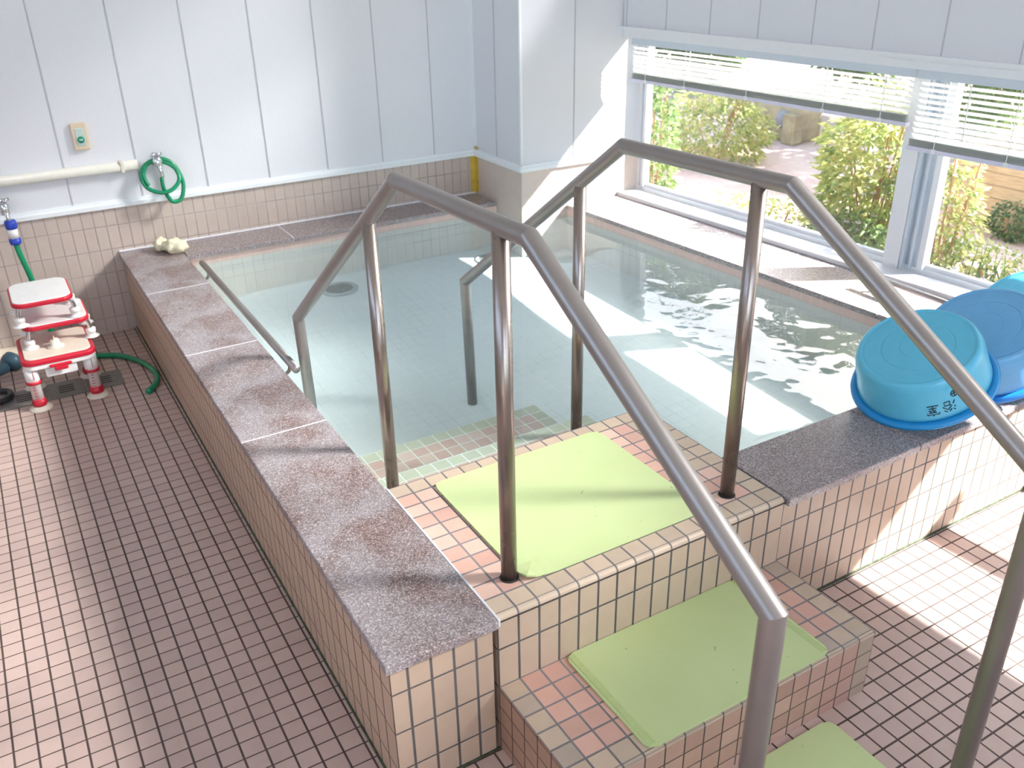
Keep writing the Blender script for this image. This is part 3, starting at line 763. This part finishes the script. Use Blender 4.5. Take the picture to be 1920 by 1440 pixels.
# ------------------------------------------------------------------ wall fittings on the back wall
def wallpt(x, z, out=0.0): return (x, YB - out, z)
pp = thing('wall_pipe', (-20, YB, 14), 'ivory horizontal water pipe along the white panelled back wall', 'pipe')
b = B(); tube(b, [(-44, YB - .30, 14.72), (-1.9, YB - .30, 14.72)], .42, 16); obj('pipe', b, M['pipe'], pp)
for x in (-3.2, -18, -33):
    b = B(); box(b, x - .16, x + .16, YB - .74, YB + .1, 14.24, 15.2, .06, 1); obj('clamp', b, M['cream_pl'], pp)
sw = thing('call_switch', (-5.85, YB, 16.4), 'beige wall switch plate with a round green button on the back wall', 'switch')
b = B(); box(b, -6.5, -5.25, YB - .28, YB + .08, 16.4, 18.62, .12, 3); obj('cover_plate', b, M['beigepl'], sw)
b = B(); box(b, -6.22, -5.52, YB - .33, YB - .2, 16.75, 18.2, .04, 1); obj('insert', b, M['pale'], sw)
b = B(); lathe(b, [(0, .12), (.24, .12), (.28, .06), (.28, 0)], (-5.86, YB - .32, 17.28), 24, Vector((0, -1, 0))); btn = obj('push_button', b, M['btn'], sw)
b = B()
for k in (-.1, 0, .1): box(b, -5.86 + k - .03, -5.86 + k + .03, YB - .455, YB - .435, 17.22, 17.34)
obj('button_lettering', b, M['white_pl'], btn)
def tap(x, z, label, big=True):
    t = thing('wall_tap', (x, YB, z), label, 'tap')
    b = B(); lathe(b, [(0, 0), (.42, 0), (.42, .1), (.2, .18), (.18, .9), (0, .9)], (x, YB, z), 20, Vector((0, -1, 0))); obj('wall_flange', b, M['chrome'], t)
    b = B(); lathe(b, [(0, -.4), (.32, -.4), (.38, -.1), (.38, .3), (.26, .45), (.2, .6), (0, .6)], (x, YB - 1.05, z), 20); obj('tap_body', b, M['chrome'], t)
    b = B(); c = Vector((x, YB - 1.05, z + .75))
    for a in range(4):
        d = Vector((math.cos(a * PI / 2 + .4), math.sin(a * PI / 2 + .4), 0)); tube(b, [c, c + d * .5], .13, 8)
        lathe(b, [(0, -.13), (.13, 0), (0, .13)], c + d * .44, 8)
    lathe(b, [(0, -.16), (.2, -.12), (.2, .12), (0, .16)], c, 12); obj('cross_handle', b, M['chrome'], t)
    b = B(); tube(b, curve_pts([(x, YB - 1.0, z - .1), (x + .03, YB - 1.35, z - .2), (x + .08, YB - 1.5, z - .6), (x + .12, YB - 1.5, z - 1.15)], 5), .17, 14); obj('spout', b, M['chrome'], t)
    return t
tap(-.35, 14.75, 'chrome wall tap with the coiled green hose hung over it')
tap(-12.75, 12.6, 'chrome wall tap at the left edge above the blue and white hose connector')
# coiled hose over the tap
def wp(u, v, out):   # point of the wall seen at pixel (u, v) brought forward by out
    d = RX * ((u - 960) / 1669.36) + RY * ((v - 720) / 1669.36) + RZ; t_ = (YB - out - CAMP.y) / d.y; p = CAMP + d * t_; return (p.x, p.y, p.z)
hs = [(303, 333, 1.5), (306, 350, 1.45), (312, 364, 1.4), (325, 378, 1.4), (340, 372, 1.35), (344, 350, 1.2), (339, 330, .95), (325, 308, .7), (306, 298, .6), (288, 300, .6), (270, 312, .7), (265, 332, .9), (276, 352, 1.2), (300, 361, 1.75), (322, 356, 1.8), (336, 338, 1.4), (330, 318, .9), (314, 306, .65), (294, 302, .62), (276, 308, .75), (269, 326, .95), (275, 342, 1.15), (280, 348, 1.25)]
b = B(); tube(b, curve_pts([wp(*p) for p in hs], 7), .175, 12)
tag(obj('hose', b, M['hose']), 'short green hose coiled over the chrome tap on the white wall', 'hose')
# left hose with its connector
hz = thing('hose_with_connector', (-12.6, YB - 1.5, 0), 'green hose with blue and white connector hanging at the left edge behind the stools', 'hose')
b = B(); tube(b, curve_pts([(-12.6, YB - 1.5, 11.2), (-12.6, YB - 1.6, 9.4), (-12.25, YB - 1.7, 7), (-11.95, YB - 1.8, 4.5), (-11.8, YB - 2.0, 2.0), (-11.2, YB - 3, .45), (-10, YB - 5, .26), (-8.6, YB - 5.6, .24), (-7.2, YB - 6.6, .24), (-5.9, YB - 9, .24), (-5.35, YB - 11.8, .24), (-5.7, YB - 13.8, .24), (-6.55, YB - 15.0, .24)], 9), .225, 14); obj('hose_tube', b, M['hose'], hz)
b = B(); lathe(b, [(0, 0), (.42, 0), (.46, .15), (.46, .55), (.38, .7), (0, .7)], (-12.62, YB - 1.5, 11.1), 20); lathe(b, [(0, 0), (.42, .05), (.46, .2), (.44, .55), (0, .6)], (-12.62, YB - 1.5, 9.75), 20); split('blue_collar', b, M['tap_blue'], hz)
b = B(); lathe(b, [(0, 0), (.39, 0), (.39, .8), (0, .8)], (-12.62, YB - 1.5, 10.3), 20); obj('white_sleeve', b, M['white_pl'], hz)
# yellow tape in the corner, ledge moulding end
tp = thing('corner_tape', (31.4, YB, 7.3), 'strip of yellow tape stuck down the tiled corner by the pillar', 'tape')
b = B(); box(b, 30.75, 31.38, YB - .05, YB - .005, 7.4, ZT - .08); box(b, 31.345, 31.39, YB - .6, YB - .02, 7.4, ZT + .9); split('tape_strip', b, M['tape'], tp)
# crumpled cloth on the coping corner
def blob(c, r, seed, flat=.6, amp=.25):
    b = B(); bmesh.ops.create_icosphere(b, subdivisions=3, radius=1)
    rr = random.Random(seed); ph = [rr.uniform(0, 6) for _ in range(9)]
    for v in b.verts:
        d = v.co.normalized(); k = 1 + amp * (math.sin(5 * d.x + ph[0]) * math.sin(4 * d.y + ph[1]) + .5 * math.sin(11 * d.x + ph[2]) * math.cos(9 * d.z + ph[3]) + .35 * math.sin(17 * d.y + ph[4]))
        v.co = Vector((d.x * r[0] * k, d.y * r[1] * k, max(-r[2] * flat, d.z * r[2] * k))) + Vector(c)
    for f in b.faces: f.smooth = True
    return b
cl = thing('crumpled_cloth', (-1.1, 56.8, 7.27), 'crumpled cream cloth on the far left corner of the granite coping', 'cloth')
obj('folded_end', blob((-1.45, 57.6, 7.27 + .5), (.65, .75, .62), 4, .8), M['cloth'], cl, smooth=True)
obj('bundle', blob((-.6, 56.2, 7.27 + .55), (.95, .85, .66), 9, .83), M['cloth'], cl, smooth=True)

# ------------------------------------------------------------------ bath chair and two stacked step stools
def rr_board(bm, x0, x1, y0, y1, z0, z1, rad, bev):
    pts = []
    for (cx, cy_, a0) in ((x1 - rad, y1 - rad, 0), (x0 + rad, y1 - rad, PI / 2), (x0 + rad, y0 + rad, PI), (x1 - rad, y0 + rad, 1.5 * PI)):
        for k in range(7): a = a0 + PI / 2 * k / 6; pts.append((cx + rad * math.cos(a), cy_ + rad * math.sin(a)))
    fs = poly_prism(bm, pts, z0, z1)
    if bev > 0:
        es = [e for e in bm.edges if e.is_valid and abs(e.verts[0].co.z - e.verts[1].co.z) < 1e-6 and any(f in fs for f in e.link_faces) and (abs(e.verts[0].co.z - z1) < 1e-5 or abs(e.verts[0].co.z - z0) < 1e-5)]
        bmesh.ops.bevel(bm, geom=es, offset=bev, segments=2, affect='EDGES', profile=.5)
ch = thing('bath_chair', (-11.95, 48.4, 0), 'white bath chair with a red rimmed seat, thick legs and a knob, under two stools', 'stool')
b = B(); rr_board(b, -14.5, -9.4, 45.6, 51.2, 3.35, 3.75, .7, .08); obj('seat_frame', b, M['white_pl'], ch)
b = B(); rr_board(b, -14.55, -9.35, 45.5, 51.3, 3.72, 4.12, .75, .1); obj('red_rim', b, M['red'], ch)
b = B(); rr_board(b, -14.25, -9.65, 45.85, 51.0, 4.05, 4.2, .6, .04); st = obj('seat', b, M['cream_pl'], ch)
b = B(); lathe(b, [(0, 0), (.62, 0), (.6, .1), (.36, .16), (.34, .5), (.28, .62), (0, .66)], (-11.95, 47.6, 4.2), 24); box(b, -12.0, -11.9, 47.3, 47.9, 4.8, 5.0, .03, 1); obj('knob', b, M['cream_pl'], ch)
b = B(); box(b, -12.75, -11.2, 45.42, 45.62, 3.38, 3.62, .06, 1); box(b, -12.45, -11.5, 45.36, 45.5, 3.1, 3.42, .06, 1); obj('latch', b, M['red'], ch)
b = B(); box(b, -13.1, -10.9, 45.75, 46.1, 2.55, 3.35, .08, 1); obj('apron_tray', b, M['white_pl'], ch)
for (x, y) in ((-14.05, 46.3), (-9.95, 46.3), (-14.05, 50.5), (-9.95, 50.5)):
    b = B(); lathe(b, [(0, 0.5), (.40, .5), (.40, 2.25), (.50, 2.3), (.52, 3.4), (0, 3.4)], (x, y, 0), 24); lg = obj('leg', b, M['white_pl'], ch)
    b = B(); lathe(b, [(0, 2.15), (.56, 2.15), (.58, 2.25), (.56, 2.38), (0, 2.38)], (x, y, 0), 24); obj('red_ring', b, M['red'], lg)
    b = B(); lathe(b, [(0, .3), (.5, .3), (.53, .5), (.46, .85), (0, .85)], (x, y, 0), 24); obj('red_foot', b, M['red'], lg)
    b = B(); lathe(b, [(0, 0), (.85, 0), (.8, .08), (.5, .3), (0, .3)], (x, y, 0), 28); obj('suction_cup', b, M['cream_pl'], lg)
    b = B(); box(b, x + .06, x + .1, y - .545, y - .50, 2.6, 3.3)
    for q in range(5): box(b, x - .2, x + .02, y - .42, y - .36, .95 + q * .24, .98 + q * .24)
    obj('height_marks', b, M['red'], lg)
def step_stool(x0, x1, y0, y1, z0, zt, label):
    t = thing('step_stool', ((x0 + x1) / 2, (y0 + y1) / 2, z0), label, 'stool')
    b = B(); rr_board(b, x0, x1, y0, y1, zt - .42, zt - .06, .95, .1); obj('red_rim', b, M['red'], t)
    b = B(); rr_board(b, x0 + .13, x1 - .13, y0 + .13, y1 - .13, zt - .2, zt, .85, .05); bd = obj('board', b, M['white_pl'], t)
    b = B()
    for i in range(7):
        for j in range(4):
            xx = x0 + 1.1 + (x1 - x0 - 2.2) * i / 6; yy = y0 + 1.6 + (y1 - y0 - 3.2) * j / 3; lathe(b, [(0, .015), (.05, .01), (.06, 0)], (xx, yy, zt), 8)
    obj('grip_dots', b, M['white_pl'], bd)
    for (x, y) in ((x0 + .35, y0 + 1.15), (x1 - .15, y0 + 1.15), (x0 + .35, y1 - .9), (x1 - .15, y1 - .9)):
        sx = -1 if x < (x0 + x1) / 2 else 1
        b = B(); tube(b, curve_pts([(x - sx * .9, y, zt - .5), (x - sx * .2, y, zt - .62), (x, y, zt - .95), (x + sx * .04, y, z0 + .6)], 5), .17, 12); lg = obj('leg', b, M['chrome'], t)
        b = B(); lathe(b, [(0, 0), (.58, 0), (.55, .06), (.34, .16), (.33, .34), (.38, .36), (.38, .66), (.24, .72), (0, .72)], (x + sx * .04, y, z0), 22); obj('suction_foot', b, M['white_pl'], lg)
    b = B()
    tube(b, [(x0 + .35, y0 + 1.15, zt - .62), (x1 - .15, y0 + 1.15, zt - .62)], .1, 8); obj('cross_bar', b, M['chrome'], t)
    return t
step_stool(-13.9, -9.15, 47.1, 52.4, 4.2, 6.25, 'white and red step stool with chrome legs, in the middle of the stack')
step_stool(-14.15, -9.9, 46.6, 51.9, 6.25, 8.3, 'white and red step stool with chrome legs, topmost of the stack')
# ------------------------------------------------------------------ floor drain covers
gi = 0
for (x0, x1) in ((-20.1, -16.75), (-16.7, -13.4), (-13.35, -10.6), (-10.55, -7.75)):
    lab = ['grey slotted drain cover at the left edge of the picture, first of the row', 'grey slotted drain cover by the left leg of the bath chair', 'grey slotted drain cover between the legs of the bath chair', 'grey slotted drain cover at the right end of the row, nearest the bath'][gi]; gi += 1
    g = thing('drain_cover', ((x0 + x1) / 2, 48.8, 0), lab, 'drain cover', 'drain covers in the gutter under the bath chair')
    b = B(); box(b, x0, x1, 47.3, 50.4, .0, .05, .015, 1); obj('plate', b, M['grate'], g)
    b = B(); cx = (x0 + x1) / 2
    for k in range(4): box(b, cx - .55, cx + .55, 48.15 + k * .4, 48.3 + k * .4, .045, .058)
    obj('slots', b, M['dark'], g)
# hose reel / shower fitting at the left edge
sf = thing('shower_fitting', (-16.0, 54.5, 0), 'dark slate blue shower fitting lying on the floor at the left edge', 'shower head')
b = B(); 
tube(b, [(-17.2, 53.2, .55), (-15.9, 54.6, .6)], .42, 14, radii=[.30, .5]); obj('handle', b, M['slate'], sf)
b = B(); lathe(b, [(0, -.5), (.75, -.45), (.85, 0), (.8, .35), (.3, .6), (0, .6)], (-15.3, 55.2, .75), 24, Vector((.7, .7, .35))); obj('spray_head', b, M['slate'], sf)
b = B(); tube(b, curve_pts([(-17.2, 53.2, .5), (-17.8, 52.0, .35), (-16.9, 50.8, .3), (-16.0, 50.2, .3), (-16.0, 49.0, .3), (-17.2, 48.4, .3), (-19, 48.8, .3), (-21, 50, .3)], 8), .24, 12); obj('flexible_hose', b, M['hose_d'], sf)
b = B(); box(b, -24, -13.9, 57.6, YB, .0, .55, .05, 1); o = obj('floor_curb', b, simple('cream_ledge', srgb(238, 226, 204), .5)); tag(o, 'narrow cream ledge at the foot of the back wall behind the stools', 'ledge')

# ------------------------------------------------------------------ garden outside
ZG = 2.0
def soil():
    m, t, out = new_mat('garden_ground'); o = t.nodes.new('ShaderNodeTexCoord').outputs['Object']
    n = noise(t, o, .9, 6, .6); n2 = noise(t, o, 22, 4, .6)
    c = ramp(t, n.outputs[0], [(.35, srgb(186, 150, 136)), (.6, srgb(208, 184, 170)), (.75, srgb(190, 172, 140))])
    c = mixc(t, .25, c, n2.outputs[0], 'OVERLAY'); prin(t, out, Base_Color=c, Roughness=.95, Normal=bump(t, n2.outputs[0], .6, .01)); return m
b = B(); quad(b, [(46.5, -160, ZG), (330, -160, ZG), (330, 330, ZG), (46.5, 330, ZG)]); obj('ground', b, soil(), kind='structure')
def leafm(name, c0, c1, c2):
    m, t, out = new_mat(name); o = t.nodes.new('ShaderNodeTexCoord').outputs['Object']; n = noise(t, o, 7, 4, .7); n2 = noise(t, o, 60, 1)
    f = math_n(t, 'MULTIPLY_ADD', n2.outputs[0], .5, math_n(t, 'MULTIPLY', n.outputs[0], .5))
    c = ramp(t, f, [(.38, c0), (.5, c1), (.62, c2)])
    p = t.nodes.new('ShaderNodeBsdfPrincipled'); t.links.new(c, p.inputs['Base Color']); p.inputs['Roughness'].default_value = .5
    tl = t.nodes.new('ShaderNodeBsdfTranslucent'); t.links.new(c, tl.inputs[0])
    mx = t.nodes.new('ShaderNodeMixShader'); mx.inputs[0].default_value = .4; t.links.new(p.outputs[0], mx.inputs[1]); t.links.new(tl.outputs[0], mx.inputs[2]); t.links.new(mx.outputs[0], out.inputs[0]); return m
M['leaf_y'] = leafm('yellow_green_leaves', srgb(122, 144, 84), srgb(182, 190, 118), srgb(224, 210, 142))
M['leaf_g'] = leafm('green_leaves', srgb(78, 108, 62), srgb(118, 146, 82), srgb(166, 184, 108))
M['leaf_d'] = leafm('dark_leaves', srgb(40, 66, 34), srgb(70, 98, 46), srgb(120, 140, 66))
M['petal'] = simple('white_petals', srgb(240, 232, 236), .7)
M['twig'] = simple('pale_brown_stems', srgb(186, 142, 104), .7)
def leaf(bm, p, d, L_, W_, rnd_, mi=0):
    d = d.normalized(); s = d.cross(Vector((rnd_.uniform(-1, 1), rnd_.uniform(-1, 1), rnd_.uniform(.2, 1)))).normalized(); nn = s.cross(d).normalized()
    v = [bm.verts.new(p), bm.verts.new(p + d * L_ * .45 + s * W_ * .5 + nn * W_ * .12), bm.verts.new(p + d * L_ - nn * L_ * .15), bm.verts.new(p + d * L_ * .45 - s * W_ * .5 + nn * W_ * .12), bm.verts.new(p + d * L_ * .5)]
    for tri in ((0, 4, 1), (1, 4, 2), (0, 3, 4), (3, 2, 4)):
        f = bm.faces.new([v[i] for i in tri]); f.material_index = mi
def bush(name, c, r, n, size, mat, label, seed, stems=10, group=None, flowers=0, cat='shrub', low=True):
    rd = random.Random(seed); c = Vector(c)
    t = thing(name, (c.x, c.y, ZG), label, cat, group)
    b = B()
    for k in range(n):
        while True:
            p = Vector((rd.uniform(-1, 1), rd.uniform(-1, 1), rd.uniform(-1, 1)))
            if p.length < 1: break
        p = p.normalized() * (p.length ** .5)
        lump = 1 + .18 * math.sin(p.x * 5 + seed) * math.cos(p.z * 6 + seed * 2)
        q = Vector((p.x * r[0] * lump, p.y * r[1] * lump, p.z * r[2] * lump)) + c
        if q.z < ZG + .1: continue
        d = Vector((p.x, p.y, p.z * .4)) + Vector((rd.uniform(-1, 1), rd.uniform(-1, 1), rd.uniform(-1.1, .4))) * .9
        leaf(b, q, d, size * rd.uniform(.7, 1.3), size * .42 * rd.uniform(.7, 1.2), rd)
    obj('foliage', b, mat, t, boxuv=False)
    b = B()
    for k in range(stems):
        a = rd.uniform(0, 6.28); e = Vector((math.cos(a) * r[0] * .7, math.sin(a) * r[1] * .7, r[2] * rd.uniform(.3, .95))) + c
        base = Vector((c.x + math.cos(a) * r[0] * .12, c.y + math.sin(a) * r[1] * .12, ZG)); mid = (base + e) / 2 + Vector((0, 0, r[2] * .15))
        tube(b, curve_pts([base, mid, e], 3), .1, 5)
    obj('stems', b, M['twig'], t, boxuv=False)
    if flowers:
        b = B()
        for k in range(flowers):
            a = rd.uniform(0, 6.28); ph = rd.uniform(-.4, 1.2); q = c + Vector((math.cos(a) * math.cos(ph) * r[0], math.sin(a) * math.cos(ph) * r[1], math.sin(ph) * r[2])) * rd.uniform(.85, 1.05)
            for m_ in range(5):
                aa = m_ * 1.2566; leaf(b, q, Vector((math.cos(aa), math.sin(aa), .3)), .34, .26, rd)
        obj('flowers', b, M['petal'], t, boxuv=False)
    return t
def gp(u, v, x):      # point seen at pixel (u, v) at world x
    d = RX * ((u - 960) / 1669.36) + RY * ((v - 720) / 1669.36) + RZ; t_ = (x - CAMP.x) / d.x; return CAMP + d * t_
p = gp(1640, 340, 56)
bush('flowering_shrub', (p.x + .6, p.y + .3, p.z + .2), (4.8, 4.9, 6.9), 2300, 1.3, M['leaf_y'], 'large yellow green shrub outside the wide window, left of the window post', 11, 16, flowers=60)
p = gp(1590, 430, 52)
bush('leafy_shrub', (p.x + .4, p.y, 5.6), (2.4, 4.4, 3.4), 1000, 1.05, M['leaf_g'], 'low green leafy shrub just outside the wide window beside the window post', 12, 8, flowers=30)
p = gp(1775, 400, 54)
bush('leafy_shrub', (p.x, p.y, p.z), (2.2, 2.6, 5.2), 1100, .8, M['leaf_y'], 'yellow green shrub seen just right of the window post', 13, 8, flowers=20)
p = gp(1345, 215, 80)
bush('garden_bush', (p.x, p.y, 6), (7, 8, 6), 2200, 1.2, M['leaf_y'], 'sunlit yellow green bush beyond the far left part of the window', 14, 8)
p = gp(1232, 240, 56)
bush('garden_bush', (p.x, p.y, 9), (2.2, 2.6, 9), 1400, 1.0, M['leaf_g'], 'narrow green bush right beside the far left window frame', 15, 6)
p = gp(1450, 425, 54)
bush('ground_plant', (p.x, p.y, 4.9), (3.0, 8, 3.0), 1500, .8, M['leaf_y'], 'low flowering plants under the middle of the wide window', 16, 5, flowers=150, cat='plant')
p = gp(1830, 470, 56)
bush('ground_plant', (p.x + 1, p.y - 1.5, 4.9), (4.2, 7.5, 3.0), 1300, .8, M['leaf_y'], 'low white flowering plants outside the right window', 17, 5, flowers=260, cat='plant')
# grass blades
gr = B(); rd = random.Random(5)
for k in range(26):
    c = gp(1880 + rd.uniform(-60, 60), 490, 55) + Vector((rd.uniform(-1, 1), rd.uniform(-2, 2), 0)); h = rd.uniform(2.2, 4.6)
    P = [Vector((c.x, c.y, ZG)), Vector((c.x + rd.uniform(-.3, .3), c.y + rd.uniform(-.3, .3), ZG + 1.6 + h * .6)), Vector((c.x + rd.uniform(-.9, .9), c.y + rd.uniform(-.9, .9), ZG + 2.6 + h))]
    s = Vector((0, .14, 0)); va = [gr.verts.new(P[0] - s), gr.verts.new(P[0] + s), gr.verts.new(P[1] + s), gr.verts.new(P[1] - s), gr.verts.new(P[2])]
    gr.faces.new(va[:4]); gr.faces.new((va[3], va[2], va[4]))
o = obj('tall_grass', gr, M['leaf_g'], boxuv=False); tag(o, 'thin upright grass blades among the white flowers at the right', 'grass', kind='stuff')
# stone basin block with a round stone, beyond the path
def stonem(name, c0, c1, sc_=6):
    m, t, out = new_mat(name); o = t.nodes.new('ShaderNodeTexCoord').outputs['Object']; n = noise(t, o, sc_, 6, .65)
    c = ramp(t, n.outputs[0], [(.35, c0), (.65, c1)]); prin(t, out, Base_Color=c, Roughness=.9, Normal=bump(t, n.outputs[0], .6, .02)); return m
M['stone'] = stonem('garden_stone', srgb(150, 136, 110), srgb(186, 174, 142)); M['stone_g'] = stonem('grey_stone', srgb(128, 128, 132), srgb(160, 160, 162))
pa = gp(1405, 236, 96); pb = gp(1515, 260, 96) + Vector((0, 2.6, 0))
sb = thing('stone_block', ((pa.x + pb.x) / 2 + 3, (pa.y + pb.y) / 2, ZG), 'squat carved stone block with a round grey boss across the garden path', 'stone')
b = B(); box(b, pa.x, pa.x + 6, pb.y, pa.y, ZG - .2, ZG + 7.0, .9, 3)
for v in b.verts: v.co += Vector((math.sin(v.co.y * 2 + v.co.z), math.sin(v.co.z * 3), math.sin(v.co.y))) * .15
obj('block', b, M['stone'], sb, smooth=True)
b = B(); lathe(b, [(0, .8), (.9, .62), (1.4, .2), (1.45, -.4), (0, -.4)], (pa.x - .1, gp(1466, 224, pa.x - .4).y, gp(1466, 224, pa.x - .4).z), 24, Vector((-1, 0, .1))); obj('round_boss', b, M['stone_g'], sb)
b = B(); box(b, pa.x - 1.2, pa.x + 1, pb.y - .6, pb.y + 1.8, ZG, ZG + 4.6, .25, 2); obj('front_pillar', b, M['stone'], sb)
# timber faced retaining wall on the right
def timber():
    m, t, out = new_mat('weathered_timber'); uv = t.nodes.new('ShaderNodeUVMap').outputs[0]; s = t.nodes.new('ShaderNodeSeparateXYZ'); t.links.new(uv, s.inputs[0])
    f = math_n(t, 'FRACT', math_n(t, 'DIVIDE', s.outputs[1], 1.35)); e = ramp(t, f, [(0, (0, 0, 0)), (.08, (1, 1, 1)), (.94, (1, 1, 1)), (1, (0, 0, 0))])
    mp = t.nodes.new('ShaderNodeMapping'); mp.inputs['Scale'].default_value = (.4, 5, 1); t.links.new(uv, mp.inputs[0]); n = noise(t, mp.outputs[0], 1.5, 4)
    c = ramp(t, n.outputs[0], [(.3, srgb(176, 146, 110)), (.7, srgb(212, 186, 148))]); c = mixc(t, e, srgb(110, 84, 60), c); prin(t, out, Base_Color=c, Roughness=.85); return m
b = B(); box(b, 80, 83, -40, 36.5, ZG - .2, ZG + 8.2, .3, 2); box(b, 83, 104, 34.5, 36.5, ZG - .2, ZG + 8.2, .3, 2); o = obj('retaining_wall', b, timber()); tag(o, 'low tan timber retaining wall with horizontal lines across the garden', 'wall')
p = gp(1905, 395, 78); bush('garden_bush', (p.x, p.y, 4.0), (1.6, 2.6, 2.0), 700, .6, M['leaf_d'], 'small dark green clump in front of the timber retaining wall', 18, 4)
# trees behind
for k, (x, y, h, rr_, ma) in enumerate([(122, 128, 54, 13, 'leaf_d'), (136, 98, 62, 14, 'leaf_d'), (130, 66, 51, 13, 'leaf_g'), (122, 38, 59, 12, 'leaf_d'), (116, 10, 45, 12, 'leaf_g'), (112, -18, 56, 12, 'leaf_d')]):
    bush('garden_tree', (x, y, h * .56), (rr_ * .8, rr_, h * .52), 3600, 3.3, M[ma], ['tall dark tree behind the far left of the garden', 'dark broad tree behind the stone block', 'green tree behind and right of the stone block', 'dark tree behind the large flowering shrub', 'green tree behind the timber retaining wall', 'dark tree at the right end of the timber wall'][k], 30 + k, 7, 'trees at the back of the garden', cat='tree')


GR = {'rubber_mat': 'green rubber mats on the platform, step and floor', 'handrail': 'pair of bent handrails over the steps', 'grab_bar': 'low grab bars on the bath', 'wash_tub': 'blue wash tubs on the coping', 'venetian_blind': 'slatted blinds over the long window', 'wall_tap': 'chrome taps on the back wall', 'step_stool': 'red and white step stools stacked on the bath chair', 'garden_bush': 'bushes in the garden', 'leafy_shrub': 'shrubs close outside the window', 'ground_plant': 'low flowering plants under the window'}
for o in bpy.data.objects:
    k = o.name.split('.')[0]
    if o.parent is None and k in GR and 'group' not in o: o['group'] = GR[k]
